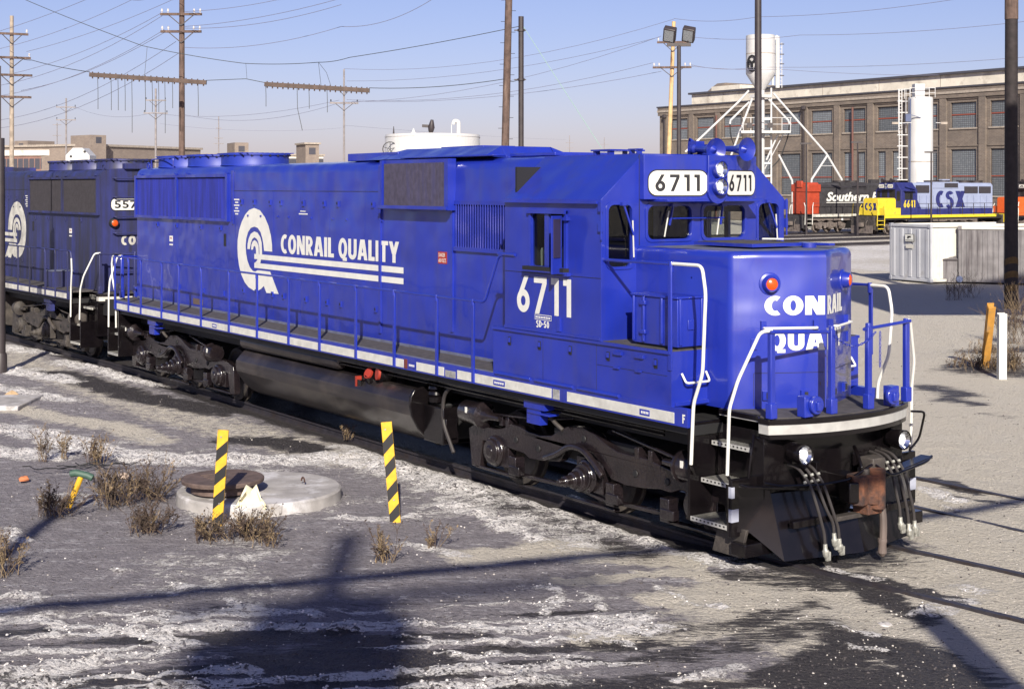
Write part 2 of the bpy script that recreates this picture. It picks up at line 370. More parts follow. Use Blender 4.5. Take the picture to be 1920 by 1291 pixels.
def locomotive(name, label, number, body, grille, dbg, run, white, deck, cabfull=True, group=None):
    L = thing(name, label, "locomotive", group=group)
    P = lambda a, **k: a.build(*k.pop('args'), L, **k)
    new = cabfull
    # ---- underframe with side sills, walkways
    m = MB()
    m.box(-20.9, -1.25, -1.0, 1.0, 1.12, 1.50, BLACK2)
    m.box(-19.87, -1.2, -1.47, 1.47, 1.36, 1.47, BLACK2)
    for s in (-1, 1):
        m.box(-19.87, -1.2, s * 1.46, s * 1.555, 1.455, 1.655, body)
        x = -19.75; patches = [(-7.42, -7.05), (-6.30, -5.95), (-3.75, -3.42), (-1.42, -1.2)] if new else []
        for a, b in patches + [(-1.35, -1.2)]:
            if x < a - .01: m.box(x, a, s * 1.555, s * 1.561, 1.478, 1.600, STRIPE2 if new else white)
            x = b
        m.box(-19.87, -5.1, s * .92, s * 1.50, 1.62, 1.662, deck)
        m.box(-19.87, -5.1, s * 1.50, s * 1.553, 1.655, 1.664, BLUES if new else deck)
        if new:
            m.box(-7.40, -7.31, s * 1.555, s * 1.562, 1.475, 1.612, mat("red_brown_patch", (.13, .03, .02), .7))
            m.box(-6.26, -6.0, s * 1.555, s * 1.562, 1.475, 1.57, mat("grey_patch", (.25, .25, .25), .7, var=.3, vscale=15))
            m.box(-3.72, -3.58, s * 1.555, s * 1.562, 1.475, 1.60, mat("grey_patch"))
            for a, b in ((-5.05, -4.78), (-2.02, -1.84), (-7.28, -7.08), (-14.5, -14.3)):
                m.box(a, b, s * 1.5605, s * 1.5645, 1.50, 1.57, body)
                for k in range(5): m.box(a + .03 + k * (b - a - .04) / 5, a + .03 + (k + .6) * (b - a - .04) / 5, s * 1.564, s * 1.567, 1.52, 1.55, BOARD)
            letters(m, "F", lambda u, v, l: ((-1.28 + u) if s < 0 else (-1.22 - u), s * (1.556 + l), 1.50 + v), BOARD, height=.10)
    for s in (-1, 1):    # brackets on the bolsters
        for xb in (-4.52, -18.2):
            m.box(xb, xb + .46, s * 1.28, s * 1.44, 1.26, 1.455, body); m.box(xb + .04, xb + .34, s * 1.30, s * 1.42, 1.06, 1.26, body)
            m.box(xb + .08, xb + .56, s * 1.28, s * 1.44, 1.20, 1.225, body)
    if new:
        pass
    for s in (-1, 1):
        for dz in (.0, .05, .1): m.tube([(-13.2, s * 1.36, 1.40 - dz), (-6.0, s * 1.36, 1.38 - dz), (-2.0, s * 1.2, 1.33 - dz)], .018, BLACK, 6)
        m.tube(smooth_path([(-6.45, s * 1.3, .35), (-6.75, s * 1.3, .75), (-6.72, s * 1.3, 1.15), (-6.45, s * 1.3, 1.32), (-5.3, s * 1.3, 1.26)], .35, 6), .028, RUBBER, 8)
    m.build("underframe", L, bevel=.008)
    # ---- front / rear end platforms
    for d in (1, -1):
        fx = (lambda x: x) if d > 0 else (lambda x: -21.07 - x)      # mirror about the middle for the rear end
        if d > 0 and not cabfull: continue
        ys = [-1.13 + 2.26 * k / 20 for k in range(21)]
        front = [(fx(-.10 - .27 * (abs(y) / 1.13) ** 2.2), y) for y in ys]
        back = [(fx(-.52), 1.13), (fx(-.62), 1.02), (fx(-1.26), 1.02), (fx(-1.26), -1.02), (fx(-.62), -1.02), (fx(-.52), -1.13)]
        e = MB()
        e.prism(front + back, 'z', 1.452, 1.562, STRIPE if new else white); e.prism([(fx(fx(a) - .03) if 0 else a, b * .985) for a, b in front + back], 'z', 1.40, 1.452, BLACK)
        e.prism([(a + d * .012 if i < 21 else a, b * 1.01) for i, (a, b) in enumerate(front + back)], 'z', 1.562, 1.618, BLACK)
        e.prism([(a - d * .03 if i < 21 else a, b * .98) for i, (a, b) in enumerate(front + back)], 'z', 1.618, 1.630, deck)
        bx = lambda x0, x1, *r: e.box(fx(x0), fx(x1), *r)
        bx(-.62, -.44, -1.13, 1.13, .62, 1.40, BLACK); bx(-1.1, -.6, -.95, .95, .5, 1.45, BLACK2)
        bx(-.46, -.40, -.42, .42, .55, .62, BLACK); bx(-.46, -.36, -.40, -.34, .55, 1.08, BLACK); bx(-.46, -.36, .34, .40, .55, 1.08, BLACK)
        for s in (-1, 1):
            bx(-1.26, -1.22, s * 1.0, s * 1.5, .42, 1.50, BLACK); bx(-1.26, -.56, s * .96, s * 1.02, .40, 1.55, BLACK)
            bx(-.60, -.55, s * 1.0, s * 1.5, .36, .98, BLACK)
            if d > 0: bx(-.62, -.545, s * 1.46, s * 1.507, .78, .90, mat("grey_reflector", (.35, .37, .45), .4)); bx(-.62, -.545, s * 1.40, s * 1.507, .52, .66, mat("grey_reflector"))
        e.build("end_platform", L, bevel=.008)
        if d > 0:      # plough
            q = MB()
            def pf(y, z): return -.02 - .22 * abs(y) - .24 * max(0, (z - .10)) ** .8
            inner = lambda s: [(s * .0, .10), (s * 1.02, .10), (s * 1.06, .80), (s * .50, .80), (s * .36, .50), (s * .0, .50)]
            for s in (-1, 1):
                a = inner(s); f = [(pf(y, z), y, z) for y, z in a]; b = [(x - .03, y, z) for x, y, z in f]
                q.poly(f, BLACK); q.poly(list(reversed(b)), BLACK)
                for i in range(6): q.poly([f[i], f[(i + 1) % 6], b[(i + 1) % 6], b[i]], BLACK)
                o = [(-.24, s * 1.02, .10), (-.42, s * 1.06, .84), (-.60, s * 1.52, .92), (-.60, s * 1.52, .42), (-.48, s * 1.3, .40)]
                ob = [(x - .04, y - s * .02, z) for x, y, z in o]
                q.poly(o, BLACK); q.poly(list(reversed(ob)), BLACK)
                for i in range(5): q.poly([o[i], o[(i + 1) % 5], ob[(i + 1) % 5], ob[i]], BLACK)
                q.box(-.62, -.40, s * .95, s * 1.45, .16, .30, BLACK)
                q.obox((-.72, s * 1.36, .28), (.22, 0, 0), (0, .02, 0), (.05, 0, .16), GRIME)
                q.bar((-.25, s * .5, .83), (-.38, s * 1.5, .94), .16, .03, BLACK)
                q.box(-.24, -.17, s * .55, s * .95, .45, .53, BLACK)
            q.box(-.16, -.05, -.40, .40, .48, .53, GRIME)
            q.build("snow_plow", L, bevel=.006)
        # coupler
        c = MB(); c.obox((fx(-.45), 0, .80), (.35, 0, 0), (0, .12, 0), (0, 0, .13), BLACK if d > 0 else GRIME)
        kn = [(-.16, -.14), (.0, -.20), (.09, -.14), (.06, -.03), (.13, .05), (.12, .17), (.05, .24), (-.10, .25), (-.18, .16)]
        if d > 0: c.prism([(a, b) for a, b in kn], 'z', .64, .96, RUST); c.cyl((.05, .12, .58), (.05, .12, 1.02), .095, RUST, 14); c.prism([(-.22, -.20), (.02, -.29), (.07, -.19), (-.02, -.10), (-.22, -.08)], 'z', .68, .90, BLACK); c.prism([(-.15, -.05), (.06, -.03), (.06, .20), (-.15, .24)], 'z', .52, .66, RUST); c.cyl((-.02, .02, .66), (-.02, .02, 1.02), .05, GRIME, 10); c.obox((-.1, .18, 1.0), (.10, 0, .04), (0, .10, 0), (0, 0, .04), GRIME)
        else: c.prism([(fx(a - .14), b) for a, b in kn], 'z', .62, .98, RUST)
        if d > 0: c.prism([(-.20, .10), (.0, .12), (.02, .30), (-.2, .36)], 'z', .72, 1.12, GRIME); c.tube([(-.1, .05, 1.0), (-.2, .1, 1.12), (-.35, .2, 1.2)], .025, BLACK, 6)
        c.build("coupler", L, bevel=.03)
        # air hoses
        if d > 0:
            for y0, y1, z1 in ((-.80, -.66, .27), (-.70, -.52, .37), (-.60, -.44, .30), (.52, .56, .40), (.62, .70, .31), (.72, .80, .33)):
                h = MB(); h.tube(smooth_path([(-.40, y0, 1.10), (-.24, y0, 1.08), (-.10, y0 + .03, .92), (-.02, (y0 + y1) / 2, .65), (.0, y1, z1 + .12), (.01, y1, z1)], .15, 5), .0175, RUBBER, 8)
                for zt in (1.02, .95): h.lathe((-.16, y0 + .01, zt), (.5, 0, -.8), [(0, .022), (.025, .022)], mat("cast_glad_hand", (.30, .30, .27), .5, metal=.3, var=.4, vscale=20), 8)
                o = h.build("air_hose", L)
                g = MB(); g.lathe((.01, y1, z1 + .02), (0, .1, -1), [(0, .024), (.06, .026), (.08, .040), (.13, .036), (.16, .015)], mat("cast_glad_hand", (.30, .30, .27), .5, metal=.3, var=.4, vscale=20), 8)
                g.box(-.005, .03, y1 + .01, y1 + .075, z1 - .17, z1 - .07, mat("cast_glad_hand")); g.build("hose_end", o, bevel=.008)
            h = MB(); h.tube(smooth_path([(-.15, .26, .72), (.03, .24, .55), (.06, .22, .36), (.06, .20, .13)], .1, 4), .042, mat("dusty_train_hose", (.11, .085, .075), .7, var=.3), 10)
            h.lathe((.06, .20, .24), (0, 0, -1), [(0, .05), (.03, .055), (.06, .045), (.16, .05), (.2, .02)], mat("dusty_train_hose"), 10); h.build("train_line_hose", L)
            h = MB(); h.tube(smooth_path([(-.20, -1.36, .99), (-.14, -1.2, .95), (-.10, -.6, .90), (-.05, -.2, .92), (.0, .1, 1.06)], .1), .016, BLACK, 6)
            h.tube(smooth_path([(.0, .15, 1.05), (.02, .4, .90), (-.06, 1.1, .97), (-.15, 1.3, 1.0)], .1), .016, BLACK, 6); h.build("uncoupling_lever", L)
            h = MB(); h.tube(smooth_path([(-.60, -1.12, 1.42), (-.50, -1.25, 1.30), (-.52, -1.28, .98)], .08), .016, BLACK, 6); h.build("corner_grab_iron", L); h = MB()
            h.tube(smooth_path([(-.30, 1.12, 1.52), (-.26, 1.32, 1.50), (-.33, 1.30, 1.18), (-.36, 1.16, 1.05)], .06), .015, BLACK, 6); h.build("corner_grab_iron", L)
            for s in (-1, 1):
                h = MB(); h.lathe((-.36, s * .80, 1.24), (1, s * .02, 0), [(0, .05), (.02, .09), (.10, .105), (.225, .115), (.235, .11), (.225, .10), (.10, .095)], BLACK, 20, cap=False)
                h.box(-.46, -.3, s * .80 - .04, s * .80 + .04, 1.12, 1.36, BLACK); o = h.build("ditch_light", L)
                h = MB(); h.lathe((-.17, s * .80, 1.24), (1, 0, 0), [(-.06, .001), (-.055, .03), (-.03, .06), (.02, .09), (.035, .10), (.03, .105)], LENS, 24, cap=False); h.cyl((-.20, s * .80, 1.24), (-.165, s * .80, 1.24), .055, GLINT, 16); h.build("lens", o)
        # steps
        for s in (-1, 1):
            for z, yo, yi in ((.45, 1.50, 1.02), (.86, 1.34, 1.0), (1.26, 1.18, 1.0)):
                st = MB(); st.box(fx(-1.20), fx(-.60), s * yi, s * yo, z, z + .025, DECK); st.box(fx(-1.20), fx(-.60), s * yo, s * (yo + .012), z - .022, z + .026, STRIPE if new else white)
                for k in range(9): st.box(fx(-1.17 + k * .062), fx(-1.145 + k * .062), s * (yo + .012), s * (yo + .0135), z - .004, z + .016, INK)
                for k in range(12): st.box(fx(-1.18 + k * .048), fx(-1.155 + k * .048), s * (yi + .03), s * (yo - .01), z + .025, z + .03, SILVER if new else DECK)
                st.build("step", L)
        # end railings
        WR = white if new else WHITE
        for s in (-1, 1):
            q = MB(); q.tube(smooth_path([(fx(-.34), s * 1.10, 2.585), (fx(-.40), s * 1.22, 2.575), (fx(-.52), s * 1.44, 2.05), (fx(-.60), s * 1.49, 1.74), (fx(-.62), s * 1.50, 1.02)], .07, 5), .019, WR, 8)
            q.tube([(fx(-.62), s * 1.50, 1.02), (fx(-.60), s * 1.44, .92), (fx(-.58), s * 1.2, .90)], .018, BLACK, 8)
            q.build("corner_handrail", L)
            q = MB(); q.tube([(fx(-.33), s * 1.14, 2.57), (fx(-.24), s * .24, 2.53)], .020, body, 8); q.build("end_handrail", L)
            for x, y in ((-.34, 1.10), (-.21, .30)):
                q = MB(); q.box(fx(x - .045), fx(x + .012), s * y - .035, s * y + .035, 1.63, 2.56, body)
                q.box(fx(x - .06), fx(x + .03), s * y - .05, s * y + .05, 1.63, 1.80, body); q.cyl((fx(x - .02), s * y, 2.50), (fx(x - .02), s * y, 2.60), .035, body, 8)
                q.build("railing_post", L, bevel=.01)
            q = MB(); q.box(fx(-.30), fx(-.18), s * .70 - .07, s * .70 + .07, 1.63, 1.86, body); q.cyl((fx(-.18), s * .62, 1.76), (fx(-.13), s * .62, 1.76), .10, body, 16)
            q.box(fx(-.17), fx(-.10), s * .62 - .03, s * .62 + .03, 1.70, 1.80, body); q.build("cable_socket", L, bevel=.01)
        q = MB(); N = 22; pts = [(fx(-.19), -.30 + .68 * k / N, 2.50 - .55 * (k / N) * (1 - k / N)) for k in range(N + 1)]
        for k in range(N):
            a = Vector(pts[k]); b = Vector(pts[k + 1]); c0 = (a + b) / 2; dd = (b - a).normalized(); up = Vector((1, 0, 0)) if k % 2 else dd.cross(Vector((1, 0, 0))).normalized()
            ring = [c0 + dd * (.024 * math.cos(t * math.pi / 3)) + up * (.012 * math.sin(t * math.pi / 3)) for t in range(7)]
            q.tube(ring, .0045, body, 5)
        for k in range(9):
            c0 = Vector((fx(-.17), .43, 2.48 - k * .045)); up = Vector((1, 0, 0)) if k % 2 else Vector((0, 1, 0))
            q.tube([c0 + Vector((0, 0, .026 * math.cos(t * math.pi / 3))) + up * (.013 * math.sin(t * math.pi / 3)) for t in range(7)], .005, body, 5)
        if d > 0: q.build("safety_chain", L)
    # ---- hood
    m = MB()
    half = [(-.92, 1.64), (-.92, 4.38)] + [(-.92 + .15 * (1 - math.cos(R(a))), 4.38 + .16 * math.sin(R(a))) for a in (15, 30, 45, 60, 75, 90)] + [(-.4, 4.575)]
    prof = half + [(-y, z) for y, z in reversed(half)]
    m.prism(prof, 'x', -20.25, -4.80, body)
    for s in (-1, 1):
        sx = lambda x: x
        # panel joints and door hardware
        m.box(-15.0, -9.30, s * .92, s * .9235, 4.055, 4.068, INK if not new else BLUE2)
        for x in (-14.9, -13.2, -12.1, -11.0, -9.75, -9.22, -7.0): m.box(x, x + .010, s * .92, s * .9225, 1.72, 4.05, body)
        m.box(-15.03, -14.97, s * .92, s * .945, 3.42, 4.45, body); m.box(-9.25, -9.19, s * .92, s * .95, 1.8, 4.48, body); m.box(-7.1, -7.04, s * .92, s * .95, 2.0, 4.48, body)
        for k, x in enumerate((-14.62, -14.05, -13.35, -12.9, -12.0, -11.2, -10.7, -9.5)):
            m.box(x, x + .07, s * .92, s * .95, 3.80, 3.90, body); m.box(x + .02, x + .05, s * .95, s * .955, 3.84, 3.88, INK)
            m.box(x + .3, x + .35, s * .92, s * .94, 3.58, 3.61, body)
            x2 = x + .1; m.box(x2, x2 + .07, s * .92, s * .95, 2.12, 2.22, body); m.box(x2 + .02, x2 + .05, s * .95, s * .955, 2.15, 2.19, INK)
        for x in (-19.0, -17.9, -16.6, -15.6):
            m.box(x, x + .05, s * .92, s * .95, 3.28, 3.38, body); m.box(x + .01, x + .04, s * .95, s * .954, 3.30, 3.34, INK)
            m.box(x + .15, x + .2, s * .92, s * .95, 2.0, 2.1, body)
        for x in (-18.7, -17.4, -16.3, -15.3): m.box(x, x + .012, s * .92, s * .922, 1.75, 3.42, body)
        m.box(-15.42, -15.33, s * .92, s * .935, 2.98, 3.22, INK)
        m.box(-20.2, -5.1, s * .92, s * .935, 1.66, 1.70, BLUES if new else body)
        for x in (-20.0, -17.95, -17.3, -15.3): m.bar((x, s * .95, 4.42), (x + .10, s * .95, 4.38), .03, .03, body)
        # Q emblem, stripes and lettering
        to = lambda u, v, l, s=s: (u, s * (.92 + l), v)
        OUT = [(-13.24, 2.95), (-13.25, 3.08), (-13.3, 3.25), (-13.4, 3.42), (-13.56, 3.58), (-13.77, 3.70), (-14.03, 3.74), (-14.25, 3.7), (-14.43, 3.61), (-14.59, 3.47), (-14.71, 3.31), (-14.78, 3.12), (-14.79, 2.97), (-14.77, 2.8), (-14.71, 2.62), (-14.61, 2.46), (-14.45, 2.32), (-14.28, 2.24), (-14.05, 2.19), (-13.85, 2.20), (-13.72, 2.24), (-13.60, 2.30), (-13.49, 2.18), (-12.97, 2.19), (-13.33, 2.58), (-13.87, 2.58), (-13.98, 2.55), (-14.08, 2.555), (-14.22, 2.62), (-14.33, 2.74), (-14.39, 2.88), (-14.41, 3.02), (-14.38, 3.16), (-14.30, 3.28), (-14.18, 3.36), (-14.02, 3.39), (-13.87, 3.37), (-13.74, 3.29), (-13.66, 3.17), (-13.61, 3.04), (-13.59, 2.95)]
        B1 = [(-14.33, 2.96), (-14.32, 3.06), (-14.27, 3.16), (-14.18, 3.25), (-14.02, 3.3), (-13.87, 3.28), (-13.75, 3.2), (-13.69, 3.1), (-13.67, 2.86), (-13.79, 2.86), (-13.8, 3.01), (-13.85, 3.12), (-13.93, 3.17), (-14.02, 3.19), (-14.11, 3.15), (-14.17, 3.08), (-14.22, 2.96)]
        B2 = [(-14.16, 2.95), (-14.15, 3.04), (-14.09, 3.11), (-14.0, 3.14), (-13.9, 3.11), (-13.83, 3.04), (-13.82, 2.95), (-13.81, 2.86), (-13.94, 2.86), (-13.94, 2.95), (-13.96, 3.0), (-14.0, 3.03), (-14.05, 3.01), (-14.07, 2.96)]
        TL = [(-13.85, 2.80), (-13.71, 2.80), (-13.75, 2.71), (-14.0, 2.71), (-13.91, 2.75)]
        for pl, l in ((OUT, .004), (B1, .005), (B2, .0058), (TL, .0066)): m.poly([to(a, b, l) for a, b in pl], white)
        for z0, z1 in ((2.785, 2.88), (2.618, 2.712)): m.poly([to(-14.02, z0, .004), to(-8.5, z0, .004), to(-8.5, z1, .004), to(-14.02, z1, .004)], white)
        for wd_, x0, x1 in (("CONRAIL", -12.88, -10.82), ("QUALITY", -10.66, -8.64)):
            if s > 0: x0, x1 = -21.52 - x0, -21.52 - x1
            sg = -s
            letters(m, wd_, lambda u, v, l: (x0 + sg * u, s * (.92 + l), 2.94 + v), white, width=abs(x1 - x0), height=.335, t=.22, gap=.06)
        # small data stencils and warning plates
        for k in range(6): m.box(-14.95 + .05 * (k % 2), -14.72 - .05 * (k % 2), s * .92, s * .924, 3.88 - .055 * k, 3.905 - .055 * k, BOARD)
        m.box(-12.1, -11.9, s * .92, s * .924, 3.70, 3.715, BOARD); m.box(-12.15, -11.82, s * .92, s * .924, 3.65, 3.67, BOARD)
        for x, z in ((-7.48, 3.08), (-5.55, 2.82)):
            m.box(x, x + .25, s * .92, s * .924, z - .09, z + .09, RED); text_mesh(m, "DANGER\n600 VOLTS", lambda u, v, l: ((x + .02 + u) if s < 0 else (x + .23 - u), s * (.924 + l), z - .07 + v), BOARD, .21, .14, .01, .002)
        m.box(-18.3, -18.12, s * .92, s * .924, 2.98, 3.10, BOARD); m.box(-18.27, -18.15, s * .924, s * .926, 3.04, 3.06, RED); m.box(-18.3, -18.12, s * .92, s * .924, 2.90, 2.93, BOARD)
        if not new: m.box(-18.4, -17.9, s * .92, s * 1.45, 1.66, 2.05, body); m.box(-18.42, -17.88, s * .92, s * 1.46, 2.05, 2.07, BLUES)
        m.box(-17.0 if new else -16, -16.5 if new else -15.6, s * .92, s * .923, 1.74, 1.86, mat("brown_scuff", (.10, .07, .06), .8)) if s < 0 else None
    # rear end: rungs, lamp, number board
    for k, z in enumerate((4.34, 3.89, 3.42, 3.03, 2.55, 2.1)):
        m.tube(smooth_path([(-20.24, .62, z), (-20.36, .60, z), (-20.36, .02, z), (-20.24, .0, z)], .04), .016, body, 6); m.box(-20.26, -20.25, -.02, .64, z - .05, z + .06, body)
    bd = lambda u, v, l: (-20.25 - l, .66 - u, 3.58 + v)
    rr = rrect(0, .92, 0, .27, .10)
    m.poly([bd(a, b, .010) for a, b in [(.46 + (a - .46) * 1.04, .135 + (b - .135) * 1.12) for a, b in rr]], INK); m.poly([bd(a, b, .014) for a, b in rr], BOARD)
    letters(m, number, lambda u, v, l: bd(.075 + u, .045 + v, .015 + l), INK, width=.76, height=.18, t=.19, gap=.12)
    letters(m, "CONRAIL", lambda u, v, l: (-20.25 - l, .41 - u, 2.74 + v), white, width=1.25, height=.22, t=.25, gap=.12)
    hood = m.build("hood", L, bevel=.02)
    for s in (-1, 1):
        h = MB(); h.lathe((-20.25, s * .60, 3.27), (-1, 0, 0), [(0, .12), (.03, .11), (.09, .10), (.10, .085)], body if new else BLACK2, 18); h.lathe((-20.30, s * .60, 3.27), (-1, 0, 0), [(0, .08), (.05, .075), (.07, .04), (.072, .001)], AMBER, 16)
        h.build("marker_light", hood)
    for s in (-1, 1):
        g = MB(); y0, y1 = s * .92, s * .995
        g.box(-20.22, -15.14, y0, y1, 4.33, 4.385, body); g.box(-20.22, -15.14, y0, y1, 3.46, 3.515, body)
        for x in (-20.225, -17.80, -15.213): g.box(x, x + .08, y0, s * .998, 3.46, 4.385, body)
        g.box(-20.15, -15.2, y0, s * .955, 3.5, 4.35, grille)
        for k in range(100):
            x = -20.10 + k * .0487
            if abs(x + 17.76) > .07: g.box(x, x + .012, s * .955, s * .968, 3.515, 4.33, grille)
        g.build("radiator_grille", hood)
        g = MB(); g.box(-9.013, -6.987, y0, s * 1.02, 4.50, 4.555, body); g.box(-9.013, -6.987, y0, s * 1.10, 3.79, 3.835, body)
        g.box(-9.01, -8.95, y0, s * 1.06, 3.80, 4.55, body); g.box(-7.09, -6.99, y0, s * 1.06, 3.80, 4.55, body); g.box(-8.95, -7.05, y0, s * .96, 3.82, 4.52, dbg)
        for k in range(46):
            x = -8.93 + k * .0402; g.box(x, x + .020, s * .96, s * 1.03, 3.835, 4.50, dbg)
        g.box(-9.03, -6.97, s * 1.08, s * 1.11, 3.80, 3.85, body)
        g.build("brake_grille", hood)
        g = MB(); g.box(-7.0, -4.82, y0, s * .955, 3.88, 3.94, body); g.box(-7.0, -4.82, y0, s * .96, 3.20, 3.26, body); g.box(-6.98, -4.82, y0, s * .93, 3.24, 3.9, INK if not new else grille)
        for k in range(33):
            x = -6.95 + k * .0645; g.obox((x, s * .945, 3.57), (.028, s * .012, 0), (-.003, s * .004, 0), (0, 0, .31), body)
        g.build("louver_panel", hood)
    # roof: fans, brake hatch, antenna frame, lifting eyes
    for x in (-19.45, -17.75, -16.0):
        f = MB(); f.lathe((x, 0, 4.56), (0, 0, 1), [(0, .70), (.03, .68), (.20, .68), (.21, .71), (.25, .71), (.255, .66), (.22, .60), (.21, .001)], BLUEF if new else body, 36)
        for k in range(24): f.box(x + .69 * math.cos(k * .2618) - .02, x + .69 * math.cos(k * .2618) + .02, .69 * math.sin(k * .2618) - .02, .69 * math.sin(k * .2618) + .02, 4.75, 4.78, BLACK2)
        for k in range(-5, 6): f.box(x - .62, x + .62, k * .11 - .008, k * .11 + .008, 4.80, 4.82, body)
        f.box(x - .9, x - .72, -.35, .35, 4.57, 4.70, body); f.build("radiator_fan", hood)
    r = MB()
    r.box(-10.9, -9.2, -.62, .62, 4.57, 4.70, body)
    r.prism([(-9.9, 4.572), (-9.2, 4.745), (-6.5, 4.735), (-6.35, 4.572)], 'y', -.45, .45, body)
    for s in (-1, 1): r.poly([(-9.9, s * .86, 4.572), (-6.35, s * .86, 4.572), (-6.5, s * .45, 4.735), (-9.2, s * .45, 4.745)], body); r.poly([(-9.9, s * .86, 4.572), (-9.2, s * .45, 4.745), (-9.9, s * .45, 4.572)], body); r.poly([(-6.35, s * .86, 4.572), (-6.5, s * .45, 4.735), (-6.35, s * .45, 4.572)], body)
    r.box(-8.6, -6.0, -.93, -.70, 4.575, 4.60, body); r.box(-8.4, -7.2, -.3, .3, 4.735, 4.765, body); r.box(-6.2, -5.1, -.5, .5, 4.57, 4.62, body)
    r.build("roof_hatch", hood, bevel=.01)
    for x, y in ((-20.0, .75), (-20.0, -.75)):
        e = MB(); e.tube([(x + .07 * math.cos(t * .52), y, 4.60 + .07 * math.sin(t * .52)) for t in range(13)], .018, body, 6); e.build("lifting_eye", hood)
    e = MB(); e.tube(smooth_path([(-19.9, -.72, 4.55), (-19.9, -.72, 4.74), (-19.2, -.72, 4.76), (-18.6, -.72, 4.76), (-18.6, -.72, 4.55)], .05), .014, body, 6); e.build("roof_grab_iron", hood)
    # ---- handrails along the walkways
    for s in (-1, 1):
        h = MB(); h.tube(smooth_path([(-19.86, s * 1.575, 2.62), (-12, s * 1.575, 2.60), (-5.24, s * 1.575, 2.59), (-4.93, s * 1.56, 3.22), (-4.78, s * 1.55, 3.25)], .07), .018, body, 8)
        h.tube([(-4.95, s * 1.55, 3.25), (-4.55, s * 1.555, 3.25)], .022, body, 8)
        o = h.build("walkway_handrail", L)
        for x in (-19.84, -18.99, -18.25, -17.07, -16.15, -15.02, -13.71, -12.49, -11.23, -10.09, -8.86, -7.67, -6.47, -5.53):
            h = MB(); h.box(x - .028, x + .028, s * 1.558, s * 1.585, 1.465, 2.56, body); h.cyl((x, s * 1.575, 2.52), (x, s * 1.575, 2.61), .026, body, 8)
            h.box(x - .02, x + .02, s * 1.585, s * 1.59, 1.50, 1.52, body); h.build("stanchion", L, bevel=.008)
        WR = white if new else WHITE
        h = MB(); h.tube(smooth_path([(-19.86, s * 1.575, 2.62), (-20.02, s * 1.56, 2.62), (-20.07, s * 1.56, 2.45)], .06), .018, body if not new else WR, 8)
        h.tube(smooth_path([(-20.07, s * 1.56, 2.45), (-20.07, s * 1.55, 2.15), (-19.93, s * 1.52, 1.74), (-19.91, s * 1.52, 1.05)], .06), .019, WR, 8); h.build("step_handrail", L)
    # ---- tank, air reservoirs, trucks
    half = [(-.9, 1.20), (-1.35, 1.14), (-1.50, .98), (-1.515, .90), (-1.495, .78), (-1.42, .66), (-1.33, .54), (-1.20, .42), (-1.03, .33), (-.7, .28)]
    prof = half + [(-y, z) for y, z in reversed(half)]
    m = MB(); m.prism(prof, 'x', -13.55, -7.32, TANKM if new else GRIME)
    half2 = [(-.9, 1.28), (-1.46, 1.17), (-1.53, 1.06), (-1.54, .93), (-1.51, .78), (-1.40, .58), (-1.24, .42), (-1.05, .31)]
    m.prism(half2 + [(-y, z) for y, z in reversed(half2)], 'x', -7.32, -7.26, BLACK if new else GRIME)
    m.box(-7.26, -6.85, -1.2, 1.2, .45, .98, BLACK2); m.box(-7.24, -6.7, -1.32, -1.05, .42, .95, BLACK if new else GRIME); m.box(-6.72, -6.66, -1.3, -1.1, .5, .8, BLACK)
    tk = m.build("fuel_tank", L, bevel=.015, sharp=22)
    if new:
        f = MB(); f.cyl((-8.75, -1.32, 1.06), (-8.70, -1.42, 1.24), .08, BLACK, 12); f.cyl((-8.70, -1.42, 1.24), (-8.695, -1.45, 1.255), .085, RED, 14)
        f.cyl((-8.35, -1.15, 1.24), (-8.42, -1.40, 1.27), .11, BLACK, 14); f.cyl((-8.42, -1.40, 1.27), (-8.43, -1.44, 1.275), .10, RED, 14); f.build("filler_neck", tk)
        f = MB(); f.box(-9.07, -9.02, -1.47, -1.38, .86, 1.17, RED); f.box(-9.02, -8.9, -1.46, -1.38, .96, 1.12, BLACK); f.build("fuel_gauge", tk)
    for s in (-1, 1):
        a = MB(); a.lathe((-13.6, s * 1.30, 1.30), (1, 0, 0), [(0, .02), (.02, .10), (.06, .13), (3.74, .13), (3.80, .10), (3.84, .02)], TANKM if new else GRIME, 20); a.build("air_reservoir", L)
    if new:
        a = MB(); a.lathe((-7.05, -1.22, .97), (0, 0, 1), [(0, .001), (.03, .12), (.10, .13), (.12, .10), (.14, .13), (.18, .12), (.20, .08), (.22, .12), (.26, .11), (.28, .07), (.31, .10), (.35, .02)], BLACK, 16); a.build("air_filter", L)
    tf = make_truck(L, -3.48, BLACKT if new else run, new)
    make_truck(L, -17.15, BLACKT if new else run, new)
    return L, hood

